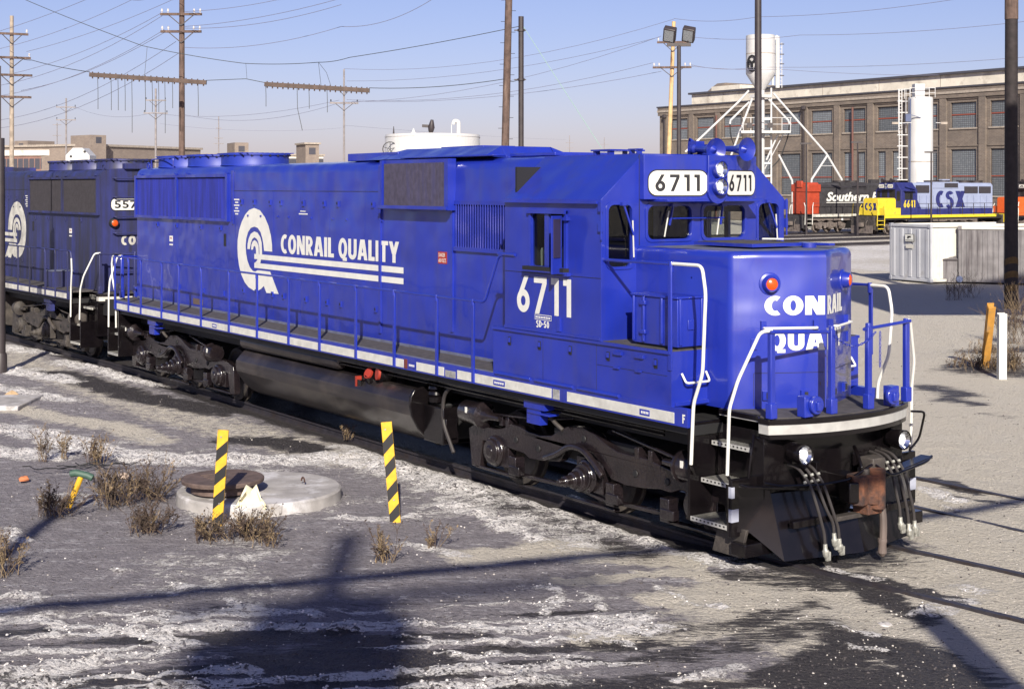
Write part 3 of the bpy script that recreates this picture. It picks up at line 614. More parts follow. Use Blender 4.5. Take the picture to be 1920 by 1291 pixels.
# ------------------------------------------------------------------ cab, nose and front of the blue locomotive
def offset_poly(pts, d):
    n = len(pts); out = []
    for i in range(n):
        a, b, c = Vector(pts[i - 1]), Vector(pts[i]), Vector(pts[(i + 1) % n])
        e1 = (b - a).normalized(); e2 = (c - b).normalized(); n1 = Vector((-e1.y, e1.x)); n2 = Vector((-e2.y, e2.x))
        k = (n1 + n2); k = k / max(.3, k.length_squared) * 2
        out.append(tuple(b + k * d))
    return out
def build_cab(L, number, body, white):
    CW, XF, XR = 1.545, -2.76, -4.80
    ZS, ZT, YT = 3.985, 4.535, .90
    cab = MB()
    for s in (-1, 1):       # side walls
        hole = rrect(-4.20, -3.47, 3.13, 3.80, .03, 2)
        cab.plate([(XR, 2.28), (XF, 2.28), (XF, ZS), (XR, ZS)], [hole], lambda a, b, s=s: (a, s * CW, b), (0, s, 0), .05, body)
        cab.plate([(0, 0), (XF - XR, 0), (XF - XR, 1), (0, 1)], [], lambda a, b, s=s: (XR + a, s * (CW + (YT - CW) * b), ZS + (ZT - ZS) * b), (0, s * .65, .76), .05, body)
        cab.bar((XR, s * (CW + .03), ZS - .035), (XF - .02, s * (CW + .03), ZS - .035), .06, .035, body)
        cab.box(XR, XF, s * CW, s * (CW + .003), 3.03, 3.038, INK); cab.box(XR, XF, s * CW, s * (CW + .02), 2.285, 2.32, body)
        cab.box(-3.62, -3.55, s * CW, s * (CW + .03), 2.33, 2.50, body)
        # cab number and builder stencil
        pos = (lambda u, v, l: (-4.52 + u, -(CW + l), 2.52 + v)) if s < 0 else (lambda u, v, l: (-3.35 - u, CW + l, 2.52 + v))
        letters(cab, number, pos, white, width=1.17, height=.47, t=.185, gap=.19)
        p2 = (lambda u, v, l: (-4.12 + u, -(CW + l), 2.34 + v)) if s < 0 else (lambda u, v, l: (-3.72 - u, CW + l, 2.34 + v))
        letters(cab, "SD-50", lambda u, v, l: p2(.03 + u, .01 + v, l), BOARD, width=.28, height=.085, t=.22, gap=.10)
        for a, b, c, d in ((0, .36, .105, .112), (0, .36, .165, .172), (0, .007, .112, .165), (.353, .36, .112, .165)): cab.poly([p2(a, c, .004), p2(b, c, .004), p2(b, d, .004), p2(a, d, .004)], BOARD)
        for k in range(9): cab.poly([p2(.02 + k * .036, .125, .004), p2(.046 + k * .036, .125, .004), p2(.046 + k * .036, .15, .004), p2(.02 + k * .036, .15, .004)], BOARD)
    # front wall with four panes
    fo = [(-CW + .004, 1.64), (CW - .004, 1.64), (CW - .004, ZS - .003), (YT - .002, ZT - .005), (-YT + .002, ZT - .005), (-CW + .004, ZS - .003)]
    wins = [rrect(-1.44, -1.07, 3.17, 3.92, .085), rrect(-.82, -.10, 3.49, 3.90, .085), rrect(.10, .82, 3.49, 3.90, .085), rrect(1.07, 1.44, 3.17, 3.92, .085)]
    T = lambda a, b: (XF + .003, a, b)
    cab.plate(fo, wins, T, (1, 0, 0), .05, body)
    for wpts in wins:       # raised window surrounds
        cx = sum(p[0] for p in wpts) / len(wpts); cz = sum(p[1] for p in wpts) / len(wpts)
        big = [(cx + (a - cx) * 1.0 + math.copysign(.035, a - cx), b + math.copysign(.035, b - cz)) for a, b in wpts]
        cab.plate(big, [wpts], lambda a, b: (XF + .016, a, b), (1, 0, 0), .012, body)
    cab.plate(fo, [rrect(-.5, .5, 3.5, 3.85, .03)], lambda a, b: (XR + .03, a, b), (1, 0, 0), .04, body)
    cab.box(XR, XF, -YT + .002, YT - .002, ZT - .05, ZT + .012, body)
    cab.box(XF, XF + .006, -.955, -.945, 3.42, ZT, INK)
    cab.box(XR + .05, XF - .06, -1.45, 1.45, 2.30, 2.34, BLACK2)
    c = cab.build("cab", L, bevel=.008)
    # inside: dark lining, seats, control stand
    i = MB(); i.box(-4.70, -4.66, -1.45, .9, 2.34, 4.4, BLACK2); i.box(-4.66, -2.85, -.9, .9, 4.36, 4.40, BLACK2); i.build("cab_lining", c)
    i = MB()
    i.box(-3.35, -2.95, -1.05, -.55, 2.34, 3.22, BLACK2); i.build("control_stand", c)
    i = MB(); i.box(-3.0, -2.85, -1.40, -.95, 2.34, 3.1, INTER); i.build("front_cabinet", c)
    for y in (-1.1, 1.1):
        i = MB(); i.box(-4.25, -3.75, y - .22, y + .22, 2.72, 2.86, INTER); i.prism([(-4.30, 2.85), (-4.18, 2.85), (-4.22, 3.32), (-4.32, 3.36)], 'y', y - .22, y + .22, INTER); i.cyl((-4.0, y, 2.34), (-4.0, y, 2.75), .06, BLACK2); i.build("seat", c, bevel=.03)
    for k, wpts in enumerate(wins):
        g = MB(); g.poly([(XF - .028, a, b) for a, b in wpts], GLASS)
        o = g.build("windshield", c)
    for s in (-1, 1):       # sliding side window, drip ledge, wind wing
        w = MB(); y0 = s * (CW - .02); y1 = s * (CW + .022)
        for a, b, z0, z1 in ((-4.24, -4.19, 3.10, 3.84), (-3.48, -3.43, 3.10, 3.84), (-3.885, -3.80, 3.12, 3.81)): w.box(a, b, y0, y1, z0, z1, body)
        w.box(-4.24, -3.43, y0, s * (CW + .05), 3.80, 3.85, body); w.box(-4.28, -3.40, y0, s * (CW + .09), 3.075, 3.125, BLACK2)
        w.box(-4.29, -3.40, s * CW, s * (CW + .092), 3.06, 3.075, body)
        w.poly([(-4.2, s * (CW - .03), 3.12), (-3.86, s * (CW - .03), 3.12), (-3.86, s * (CW - .03), 3.8), (-4.2, s * (CW - .03), 3.8)], GLASS)
        w.build("side_window", c)
        w = MB(); w.obox((-3.47, s * (CW + .14), 3.42), (.035, s * .10, 0), (.010, -s * .004, 0), (0, 0, .36), body); w.obox((-3.455, s * (CW + .15), 3.50), (.024, s * .068, 0), (.011, -s * .005, 0), (0, 0, .24), mat("smoked_glass", (.03, .025, .05), .15)); w.box(-3.46, -3.38, s * CW, s * (CW + .06), 3.72, 3.76, body); w.box(-3.46, -3.36, s * CW, s * (CW + .06), 3.03, 3.07, body)
        w.build("wind_deflector", c)
    # wipers
    for p, q, tip in (((XF + .03, -1.22, 3.93), (XF + .05, -1.08, 3.55), (XF + .045, -1.07, 3.28)), ((XF + .03, -.42, 3.91), (XF + .05, -.50, 3.66), (XF + .045, -.58, 3.52)),
                      ((XF + .03, .42, 3.91), (XF + .05, .36, 3.66), (XF + .045, .30, 3.53)), ((XF + .03, 1.22, 3.95), (XF + .05, 1.36, 3.60), (XF + .045, 1.38, 3.45))):
        w = MB(); w.bar(p, q, .022, .02, body); w.bar((q[0] + .0, q[1] - .012, q[2] + .18), tip, .012, .012, WHITE); w.box(p[0] - .03, p[0] + .03, p[1] - .04, p[1] + .04, p[2] - .02, p[2] + .02, body); w.build("wiper", c)
    w = MB(); w.tube([(XF + .05, -.45, 3.745), (XF + .05, .42, 3.745)], .010, body, 6); w.tube([(XF + .05, 1.10, 3.46), (XF + .07, 1.46, 3.45)], .012, WHITE, 6); w.build("wiper_link", c)
    for s in (-1, 1):
        h = MB(); h.box(XF - .02, XF + .04, s * CW, s * (CW + .035), 3.60, 3.72, body); h.box(XF - .02, XF + .04, s * CW, s * (CW + .035), 3.84, 3.96, body); h.cyl((XF + .03, s * (CW + .02), 3.5), (XF + .03, s * (CW + .02), 3.98), .012, body, 6); h.build("door_hinge", c)
    # number board and headlight housing: a shallow V with a round lamp pod
    HX, HC, HY, Z0, Z1 = -2.67, -2.40, .95, 3.985, 4.530
    m = MB()
    m.prism([(XF - .02, -HY), (HX, -HY), (HC, -.13), (HC, .13), (HX, HY), (XF - .02, HY)], 'z', Z0, Z1, body)
    pod = [(.13 * math.cos(R(a)), 4.08 + .155 * math.sin(R(a))) for a in range(180, 361, 15)]
    m.prism([(y * 1.25, z) for y, z in pod] + [(.16, 4.53), (-.16, 4.53)], 'x', XF + .05, HC + .03, body)
    m.box(XF, HC, -.8, .8, 3.955, 3.99, body)
    hs = m.build("headlight_housing", c, bevel=.02)
    for s in (-1, 1):
        a = Vector((HX, s * HY, 0)); b = Vector((HC, s * .13, 0)); d = (b - a).normalized(); nrm = Vector((d.y * s, -d.x * s, 0));
        if nrm.x < 0: nrm = -nrm
        ln = (b - a).length
        def bp_(u, v, l, a=a, d=d, nrm=nrm, s=s, b=b):
            p = (a + d * u) if s < 0 else (b - d * u); return p + nrm * l + Vector((0, 0, v))
        lo, hi = (.06, ln - .02) if s < 0 else (.02, ln - .06)
        q = MB(); rr = rrect(lo, hi, 4.035, 4.335, .11, 6)
        mx = (lo + hi) / 2
        q.poly([bp_(mx + (u - mx) * 1.03, 4.185 + (v - 4.185) * 1.10, .006) for u, v in rr], INK); q.poly([bp_(u, v, .010) for u, v in rr], BOARD)
        letters(q, number, lambda u, v, l: bp_(lo + .085 + u, 4.085 + v, .011 + l), INK, width=hi - lo - .19, height=.205, t=.185, gap=.26)
        q.build("number_board", c)
    for z in (4.355, 4.145):
        h = MB(); h.lathe((HC + .02, .0, z), (1, 0, 0), [(0, .115), (.08, .112), (.09, .102), (.08, .095)], body, 20, cap=False); o = h.build("headlight", c)
        h = MB(); h.lathe((HC + .06, .0, z), (1, 0, 0), [(-.05, .001), (-.045, .03), (-.02, .055), (.02, .08), (.035, .092), (.03, .096)], LENS, 24, cap=False); h.cyl((HC + .03, 0, z), (HC + .065, 0, z), .048, GLINT, 16); h.build("lens", o)
        for k in range(6): h2 = None
    # horn cluster on the roof front
    h = MB()
    for (x, y, z), d, r, ln in (((-2.64, .04, 4.61), (1, -.12, -.06), .150, .42), ((-2.60, .50, 4.62), (1, .02, -.04), .150, .50), ((-2.96, .34, 4.64), (-.5, -.8, .05), .12, .26)):
        d = Vector(d).normalized(); o0 = Vector((x, y, z)) + d * .22
        h.lathe(o0, -d, [(.004, .001), (.05, r * .35), (.012, r * .9), (.0, r), (.02, r * .92), (.07, r * .66), (.14, r * .42), (.22, r * .28), (ln, .032), (ln + .03, .055), (ln + .08, .055), (ln + .09, .001)], body, 22)
    h.cyl((-2.92, .02, 4.63), (-2.92, .54, 4.63), .035, body, 10); h.box(-3.0, -2.8, .22, .34, 4.53, 4.68, body); h.box(-2.98, -2.84, .06, .20, 4.60, 4.72, body)
    h.build("air_horn", L)
    a = MB(); a.box(-3.12, -2.92, -.98 + .15, -.90 + .15, 4.54, 4.555, body); a.box(-3.10, -3.08, -.83, -.75, 4.55, 4.60, body); a.box(-2.96, -2.94, -.83, -.75, 4.55, 4.60, body); a.box(-3.12, -2.92, -.83, -.75, 4.60, 4.615, body)
    a.build("antenna_base", L); a = MB(); a.box(-4.35, -3.85, -.55, .05, 4.545, 4.56, body)
    for x in (-4.25, -3.95): a.box(x, x + .05, -.5, -.42, 4.56, 4.62, body); a.box(x, x + .05, .0, .05, 4.56, 4.62, body)
    a.box(-4.28, -3.87, -.52, .08, 4.61, 4.632, body); a.build("roof_vent_frame", L)
    # lockers beside the nose and under the cab
    for s in (-1, 1):
        k = MB(); k.box(-5.08, -1.48, s * .90, s * 1.545, 1.640, 2.272, body); k.box(-2.76, -1.50, s * .94, s * 1.52, 2.272, 2.284, DECK); k.bar((-5.08, s * 1.552, 2.262), (-1.48, s * 1.552, 2.262), .04, .035, body)
        for x in (-4.72, -4.05, -3.40, -2.65, -1.78): k.box(x, x + .06, s * 1.545, s * 1.552, 2.06, 2.17, INK); k.box(x + .015, x + .05, s * 1.545, s * 1.572, 2.10, 2.16, body)
        for x in (-2.5, -2.1): k.box(x, x + .15, s * 1.545, s * 1.575, 2.15, 2.19, body); k.box(x, x + .1, s * 1.545, s * 1.57, 1.985, 2.01, body)
        for x in (-3.95, -2.85): k.box(x, x + .006, s * 1.545, s * 1.5475, 1.66, 2.25, INK)
        k.box(-2.84, -1.55, s * 1.545, s * 1.5475, 1.992, 1.998, INK)
        for x in (-5.0, -4.1, -3.2): k.cyl((x, s * 1.56, 1.665), (x + .8, s * 1.56, 1.665), .022, body, 8)
        k.tube(smooth_path([(-1.47, s * 1.40, 2.02), (-1.40, s * 1.40, 1.93), (-1.38, s * 1.38, 1.92), (-1.38, s * 1.05, 1.92), (-1.47, s * 1.03, 2.02)], .04), .014, WHITE, 6); k.box(-1.49, -1.45, s * .95, s * 1.5, 1.66, 1.70, body)
        k.build("side_locker", L, bevel=.012)
        if s < 0:
            k = MB(); k.box(-2.32, -1.52, -1.42, -.99, 2.31, 2.86, body); k.box(-2.34, -1.50, -1.44, -.98, 2.86, 2.885, body)
            for x in (-2.30, -2.12, -1.80): k.box(x, x + .035, -1.445, -1.42, 2.33, 2.86, body)
            for z in (2.42, 2.76): k.box(-2.16, -2.06, -1.455, -1.42, z, z + .05, body); k.box(-1.70, -1.62, -1.45, -1.42, z, z + .05, body)
            for y in (-1.38, -1.05): k.box(-1.52, -1.50, y - .02, y + .02, 2.33, 2.86, body)
            k.box(-1.52, -1.505, -1.27, -1.17, 2.50, 2.62, body); k.box(-2.3, -1.55, -1.38, -1.03, 2.28, 2.31, BLACK2); k.cyl((-1.5, -.95, 2.62), (-1.40, -.95, 2.62), .03, body, 8)
            k.build("toolbox", L, bevel=.01)
        # cab side and front corner rails
        zt = 3.27 if s < 0 else 2.92; xp = -1.50 if s < 0 else -1.28
        q = MB(); q.tube([(-2.78, s * 1.50, zt - .01), (xp, s * 1.53, zt)], .020, body, 8); q.cyl((-2.84, s * 1.49, zt - .01), (-2.74, s * 1.49, zt - .01), .032, body, 8)
        q.tube(smooth_path([(xp, s * 1.53, zt), (-.99, s * 1.53, zt), (-.93, s * 1.53, zt - .30), (-.98, s * 1.53, 2.08), (-1.14, s * 1.52, 1.73), (-1.18, s * 1.52, 1.05)], .08, 5), .020, WHITE, 8)
        q.tube([(-1.18, s * 1.52, 1.05), (-1.20, s * 1.45, .93)], .02, BLACK, 8); q.build("front_handrail", L)
        q = MB(); q.box(xp - .03, xp + .03, s * 1.535, s * 1.56, 2.06, zt - .03, body); q.cyl((xp, s * 1.53, zt - .10), (xp, s * 1.53, zt + .03), .032, body, 8); q.build("stanchion", L, bevel=.008)
    # nose
    def plan(hw=1.0):
        right = [(-2.765, -hw), (-1.16, -hw)]
        cx, cy, r = -1.16 - .02, -hw + .11, .11
        ang = [R(a) for a in range(-90, -26, 10)]
        right += [(cx + .02 + r * math.cos(a), cy + r * math.sin(a)) for a in ang[1:]]
        y_end = right[-1][1]; right += [(nose_x(y_end + .02), y_end + .02), (NOSE_X, 0)]
        return right + [(x, -y) for x, y in reversed(right[:-1])]
    base = plan(); n = MB(); rings = [(base, 1.625), (base, 3.325)]
    for a in (20, 40, 60, 75, 90): rings.append((offset_poly(base, .085 * (1 - math.cos(R(a)))), 3.325 + .085 * math.sin(R(a))))
    N = len(base); v = [(x, y, z) for rg, z in rings for x, y in rg]
    fs = [(i * N + k, i * N + (k + 1) % N, (i + 1) * N + (k + 1) % N, (i + 1) * N + k) for i in range(len(rings) - 1) for k in range(N)]
    n.add(v, fs, body); n.poly([(x, y, 3.41) for x, y in rings[-1][0]], BLUES)
    th = math.hypot(1, NOSE_K)
    def nz(sarc, z, l):
        y = sarc / th; nx, ny = 1 / th, (NOSE_K / th) * (1 if y > 0 else -1)
        return (nose_x(y) + nx * l, y + ny * l, z)
    letters(n, "CON", lambda u, v, l: nz(-.735 + u, 2.685 + v, l), white, width=.715, height=.215, t=.245, gap=.055)
    letters(n, "RAIL", lambda u, v, l: nz(.025 + u, 2.685 + v, l), white, width=.60, height=.215, t=.245, gap=.07)
    letters(n, "QUA", lambda u, v, l: nz(-.69 + u, 2.285 + v, l), white, width=.67, height=.225, t=.235, gap=.055)
    letters(n, "LITY", lambda u, v, l: nz(.02 + u, 2.285 + v, l), white, width=.56, height=.225, t=.235, gap=.07)
    def onf(a, b, z0, z1, th_, m_): n.poly([nz(a, z0, th_), nz(b, z0, th_), nz(b, z1, th_), nz(a, z1, th_)], m_)
    for sg in (-1, 1):
        a, b = sorted((sg * .03, sg * .86)); onf(a, b, 2.028, 2.034, .003, INK); onf(sg * .86 - .003, sg * .86 + .003, 1.66, 2.03, .003, INK)
        for q in (.70, .25):
            p = Vector(nz(sg * q, 1.78, .0)); d = Vector((-NOSE_K * sg * sg, 1.0 * sg, 0)).normalized(); nn = Vector((1, NOSE_K * sg, 0)).normalized()
            n.obox(p + nn * .015, d * .06, nn * .018, Vector((0, 0, .05)), body); n.obox(p + nn * .03, d * .02, nn * .012, Vector((0, 0, .035)), INK)
        p = Vector(nz(sg * .86, 2.36, 0)); n.obox(p + nn * .01, d * .035, nn * .012, Vector((0, 0, .06)), body)
    onf(-.08, .05, 1.88, 1.92, .004, mat("brown_scuff"))
    n.cyl((-1.75, -1.0, 3.08), (-1.75, -.985, 3.08), .01, body)
    nb = n.build("nose", L, sharp=28)
    for sg in (-1, 1):
        y = .60 * sg; nn = Vector((1, NOSE_K * sg, 0)).normalized(); p = Vector((nose_x(y), y, 3.04))
        h = MB(); h.lathe(p, nn, [(0, .13), (.010, .125), (.018, .10), (.085, .085), (.095, .080), (.085, .066)], body, 22); o = h.build("marker_light", nb)
        h = MB(); h.lathe(p, nn, [(.05, .072), (.085, .070), (.100, .05), (.106, .001)], AMBER, 18); h.build("lens", o)
        d = Vector((-NOSE_K, sg, 0)).normalized()
        h = MB(); p0 = Vector((nose_x(.12), sg * .12, 2.545)); q0 = p0 + d * .62
        h.tube(smooth_path([p0, p0 + nn * .09, q0 + nn * .09, q0], .03), .015, WHITE, 8)
        for e in (p0, q0): h.obox(e + nn * .02 + Vector((0, 0, .03)), d * .03, nn * .03, Vector((0, 0, .05)), body)
        h.build("grab_iron", nb)
    h = MB(); h.box(-2.35, -1.34, -.42, .42, 3.43, 3.47, body); h.box(-2.32, -1.37, -.39, .39, 3.47, 3.476, DECK); h.cyl((-1.28, .46, 3.41), (-1.28, .46, 3.47), .09, body, 16); h.box(-1.5, -1.0, .5, .6, 3.44, 3.47, body)
    h.build("nose_hatch", nb, bevel=.006)

blue1, hood1 = locomotive("diesel_locomotive", "freshly painted bright blue diesel locomotive with white cab number 6711 in front of everything", "6711", BLUE, BLUEG, DBROWN, BLACK, WHITE, DECK, True, "blue locomotives coupled nose to tail")
build_cab(blue1, "6711", BLUE, WHITE)
a_ = R(1.9)
blue2, hood2 = locomotive("diesel_locomotive", "grimy faded blue locomotive coupled behind the bright one, number starting 557 on its end", "5574", BLUE2, DGRILLE, DGRILLE, GRIME, WHITE2, DECK, False, "blue locomotives coupled nose to tail")
blue2.location = (-42.99, -.67, 0); blue2.rotation_euler = (0, 0, math.pi + a_)

# ------------------------------------------------------------------ ground
def vnoise(x, y, seed=0):
    xi = np.floor(x).astype(np.int64); yi = np.floor(y).astype(np.int64); fx = x - xi; fy = y - yi
    fx = fx * fx * (3 - 2 * fx); fy = fy * fy * (3 - 2 * fy)
    def h(a, b):
        n = (a * 374761393 + b * 668265263 + seed * 974634541) & 0xFFFFFFFF
        n = ((n ^ (n >> 13)) * 1274126177) & 0xFFFFFFFF
        return ((n ^ (n >> 16)) & 0xFFFF) / 65535.0
    return (h(xi, yi) * (1 - fx) + h(xi + 1, yi) * fx) * (1 - fy) + (h(xi, yi + 1) * (1 - fx) + h(xi + 1, yi + 1) * fx) * fy
def fbm(x, y, sc, seed=0, o=4):
    t = 0; a = .5; s = 0
    for k in range(o): t = t + a * vnoise(x * sc, y * sc, seed + k * 17); s += a; a *= .5; sc *= 2.03
    return t / s
def strip(X, Y, pts, hw, soft=.6):
    d = np.full(X.shape, 1e9)
    for (ax, ay), (bx, by) in zip(pts[:-1], pts[1:]):
        dx, dy = bx - ax, by - ay; q = np.clip(((X - ax) * dx + (Y - ay) * dy) / (dx * dx + dy * dy + 1e-9), 0, 1)
        d = np.minimum(d, np.hypot(X - ax - q * dx, Y - ay - q * dy))
    return np.clip((1 + soft - d / hw) / (2 * soft), 0, 1)
def track_y(x):
    x = np.asarray(x, float)
    t = np.clip(x + 1.6, 0, None); f = np.where(t < 1.92, .125 * t * t / 3.84, .125 * (t - .96))
    return np.where(x < -21, .033 * (x + 21), f)
GX = np.concatenate([np.array([-900, -600, -400, -300, -240, -200, -170, -145, -125, -108, -94, -82, -72, -63, -55, -48, -43, -39, -36]), np.arange(-34, 6.01, .075), np.array([7, 8, 10, 13, 17, 22, 30, 45, 70, 120, 250])])
GY = np.concatenate([np.array([-250, -140, -90, -60, -42, -32, -26, -22, -19, -17, -15, -13.6]), np.arange(-13, 7.01, .075), np.arange(7.3, 40, .45), np.array([42, 45, 49, 54, 60, 66, 73, 80, 88, 97, 107, 120, 135, 155, 180, 210, 260, 330, 450, 700, 950])])
X, Y = np.meshgrid(GX, GY, indexing='ij')
n1 = fbm(X, Y, .9, 3); n2 = fbm(X, Y, 3.2, 11); n3 = fbm(X, Y, 8, 23, 3)
xw = X + (n2 - .5) * .9; yw = Y + (n1 - .5) * 1.2
SNOW = [([(-15.695,-5.685), (-14.186,-4.995), (-12.186,-4.634), (-10.565,-4.082), (-9.526,-2.586), (-8.991,-1.660), (-7.394,-1.360), (-5.699,-1.347)], .42, .95),
        ([(-9.864,-1.291), (-6.835,-1.244), (-4.651,-1.192), (-2.885,-1.254), (-1.465,-1.310), (-0.800,-1.279)], .20, .72),
        ([(-5.475,-2.093), (-4.534,-2.117), (-3.443,-2.296), (-2.976,-2.315)], .16, .9), ([(-8.296,-1.574), (-5.821,-1.705), (-3.785,-1.812), (-2.550,-1.926)], .5, .50),
        ([(-2.011,-8.970), (-1.729,-8.323), (-1.688,-7.765), (-1.632,-7.161)], .11, .9), ([(-1.667,-9.057), (-1.273,-8.330), (-0.989,-7.735), (-0.671,-6.994)], .09, .9),
        ([(-3.245,-8.210), (-2.872,-7.967), (-2.478,-7.689), (-1.962,-7.364), (-1.590,-7.153)], .10, .95), ([(-2.772,-7.378), (-2.463,-7.173)], .08, .9),
        ([(-2.060,-6.799), (-1.667,-6.320), (-1.219,-5.875), (-1.006,-5.309), (-0.630,-4.942), (-0.325,-4.559), (0.306,-3.793)], .09, .95),
        ([(-0.698,-5.599), (-0.146,-5.021), (0.576,-3.980)], .05, .8), ([(-0.089,-5.513), (0.433,-4.837), (0.791,-4.397)], .05, .75), ([(1.575,-4.091), (1.665,-3.557)], .10, .8),
        ([(-23.078,-3.033), (-21.689,-2.707), (-20.290,-2.427)], .35, .85), ([(-23.635,-1.501), (-21.521,-1.303), (-18.491,-1.177)], .33, .85), ([(-27.617,-1.734), (-25.858,-1.352)], .5, .85),
        ([(-20.497,-4.065), (-18.769,-3.670), (-17.505,-3.410)], .35, .75), ([(-13.123,-6.153), (-11.734,-5.374)], .35, .8), ([(-5.469,-3.621), (-5.132,-3.344), (-5.055,-2.600)], .14, .8),
        ([(-4.325,-8.172), (-4.039,-7.930)], .12, .95), ([(-4.686,-6.874), (-4.478,-6.768)], .07, .9), ([(-3.871,-6.458), (-3.544,-6.351)], .08, .9), ([(-2.748,-6.336), (-2.420,-6.252)], .06, .9), ([(-2.096,-5.943), (-1.787,-5.808)], .07, .9), ([(-7.125,-7.359), (-6.568,-7.261)], .09, .8),
        ([(-1.406,-3.449), (-0.963,-3.500), (-0.610,-3.959)], .07, .7), ([(-0.915,-3.263), (-0.222,-3.400)], .07, .6), ([(-0.627,-2.504), (-0.076,-2.553), (0.436,-2.453)], .06, .75),
        ([(-2.148,3.766), (-1.525,3.481)], .16, .85), ([(-1.377,2.967), (-1.021,2.941)], .08, .7), ([(1.538,-1.172), (1.366,-0.478)], .07, .85), ([(1.656,-1.002), (1.609,-0.290)], .10, .6), ([(1.148,0.052), (1.523,0.079)], .15, .55),
        ([(-0.088,-0.446), (0.536,-0.475)], .10, .7), ([(1.387,-1.980), (1.698,-1.816)], .10, .7), ([(1.823,-2.318), (2.062,-2.236)], .07, .8), ([(-1.466,-1.228), (-0.522,-1.147)], .15, .7), ([(-3.766,-3.678), (-3.029,-3.478)], .12, .65)]
DARK = [([(-1.524,-6.869), (-1.302,-6.276), (-0.591,-5.661)], .28, .75), ([(-0.773,-6.947), (-0.484,-6.158), (0.214,-5.647)], .36, .8), ([(-0.128,-6.954), (0.605,-5.943)], .3, .85), ([(-21.957,-2.267), (-17.159,-2.014), (-14.236,-1.439)], .38, .95), ([(-16.914,-1.661), (-13.939,-1.567)], .2, .8), ([(-11.598,-2.385), (-10.908,-1.930), (-9.938,-1.734)], .36, .9),
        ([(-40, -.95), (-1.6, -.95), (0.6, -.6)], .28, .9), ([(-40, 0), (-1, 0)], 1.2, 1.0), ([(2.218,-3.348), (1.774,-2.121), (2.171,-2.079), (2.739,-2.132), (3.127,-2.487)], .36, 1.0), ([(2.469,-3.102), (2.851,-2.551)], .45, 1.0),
        ([(1.997,-4.115), (1.937,-3.569), (1.762,-2.668)], .13, .8), ([(0.013,-0.680), (0.870,-0.861), (1.739,-1.182)], .20, .85), ([(-0.185,-0.509), (0.668,-0.462), (1.548,-0.378)], .14, .85),
        ([(0.508,-3.670), (0.840,-2.768), (0.759,-1.674)], .25, .55), ([(1.108,-3.865), (1.243,-3.020), (1.185,-1.980)], .25, .6), ([(-1.521,-9.137), (-0.689,-7.850), (0.052,-6.649)], .14, .8), ([(-1.681,-6.959), (-0.937,-6.024), (-0.275,-4.935)], .10, .75),
        ([(-0.876,-6.798), (0.005,-5.120), (0.804,-3.918)], .10, .6), ([(-0.393,-6.925), (0.399,-5.381), (1.163,-3.913)], .12, .65), ([(0.389,-6.430), (1.092,-5.309), (1.802,-4.175)], .25, .7),
        ([(-9.071,-1.141), (-6.119,-1.516), (-4.144,-1.555), (-1.813,-1.728)], .35, .55), ([(-0.451,-1.533), (0.094,-1.290)], .25, .6), ([(-0.299,-1.128), (0.487,-1.072)], .2, .6),
        ([(-8.843,12.000), (-7.713,11.588)], .45, .8), ([(-7.427,10.728), (-6.759,10.836)], .3, .75), ([(-6.011,9.849), (-5.342,10.270)], .2, .5), ([(-1.632,3.731), (-0.821,3.767)], .10, .7), ([(-2.693,4.385), (-1.725,4.193)], .16, .7), ([(-10.010,14.935), (-8.474,15.520)], .9, .65), ([(-11.785,17.889), (-11.668,20.138)], 1.0, .6)]
TAN = [([(-30.302,-2.084), (-20.889,-2.357), (-14.445,-2.295), (-10.391,-1.794), (-8.770,-1.498)], .85, .55), ([(-17.184,-4.532), (-15.316,-4.092), (-13.839,-3.518), (-12.216,-3.545)], .42, .75),
       ([(-2.825,-3.393), (-2.568,-2.304), (-1.722,-1.804), (-1.119,-1.541)], .36, .95), ([(-1.327,-3.159), (-1.119,-2.309), (-0.614,-1.768)], .2, .8), ([(0.441,-4.121), (0.737,-3.478), (0.777,-2.567), (0.816,-1.431)], .26, .95), ([(-0.199,-2.730), (0.298,-1.344)], .35, .85), ([(1.849,-4.218), (2.218,-3.348)], .25, .8)]
def masks(X, Y, xw, yw):
    S = np.zeros_like(X); D = np.zeros_like(X); B = np.zeros_like(X)
    for L_, A in ((SNOW, S), (DARK, D), (TAN, B)):
        for pts, hw, st in L_:
            x0 = min(p[0] for p in pts) - hw * 3 - 1; x1 = max(p[0] for p in pts) + hw * 3 + 1; y0 = min(p[1] for p in pts) - hw * 3 - 1; y1 = max(p[1] for p in pts) + hw * 3 + 1
            i0, i1 = np.searchsorted(GX, [x0, x1]); j0, j1 = np.searchsorted(GY, [y0, y1])
            sl = (slice(i0, i1), slice(j0, j1))
            if i1 > i0 and j1 > j0: A[sl] = np.maximum(A[sl], st * strip(xw[sl] if hw < .6 else xw[sl], yw[sl], pts, hw))
    return S, D, B
wob = .35
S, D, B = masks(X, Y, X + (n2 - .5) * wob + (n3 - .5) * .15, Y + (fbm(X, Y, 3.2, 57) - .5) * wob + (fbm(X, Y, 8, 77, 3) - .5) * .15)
DD = (X - CAM.x) * FW.x + (Y - CAM.y) * FW.y; RR = (X - CAM.x) * RT.x + (Y - CAM.y) * RT.y
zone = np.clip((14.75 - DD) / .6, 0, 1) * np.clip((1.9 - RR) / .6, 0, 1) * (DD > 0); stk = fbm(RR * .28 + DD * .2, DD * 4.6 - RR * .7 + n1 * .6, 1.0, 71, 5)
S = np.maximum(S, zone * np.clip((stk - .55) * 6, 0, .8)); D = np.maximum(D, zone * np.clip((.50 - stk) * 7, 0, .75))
lft = np.clip((-1.5 - X - (Y + 4) * .5) / 3, 0, 1) * (Y < -2.2); S = np.maximum(S, lft * np.clip((fbm(X, Y, .8, 91) - .52) * 2.4, 0, .42)); S = np.maximum(S, zone * 0)
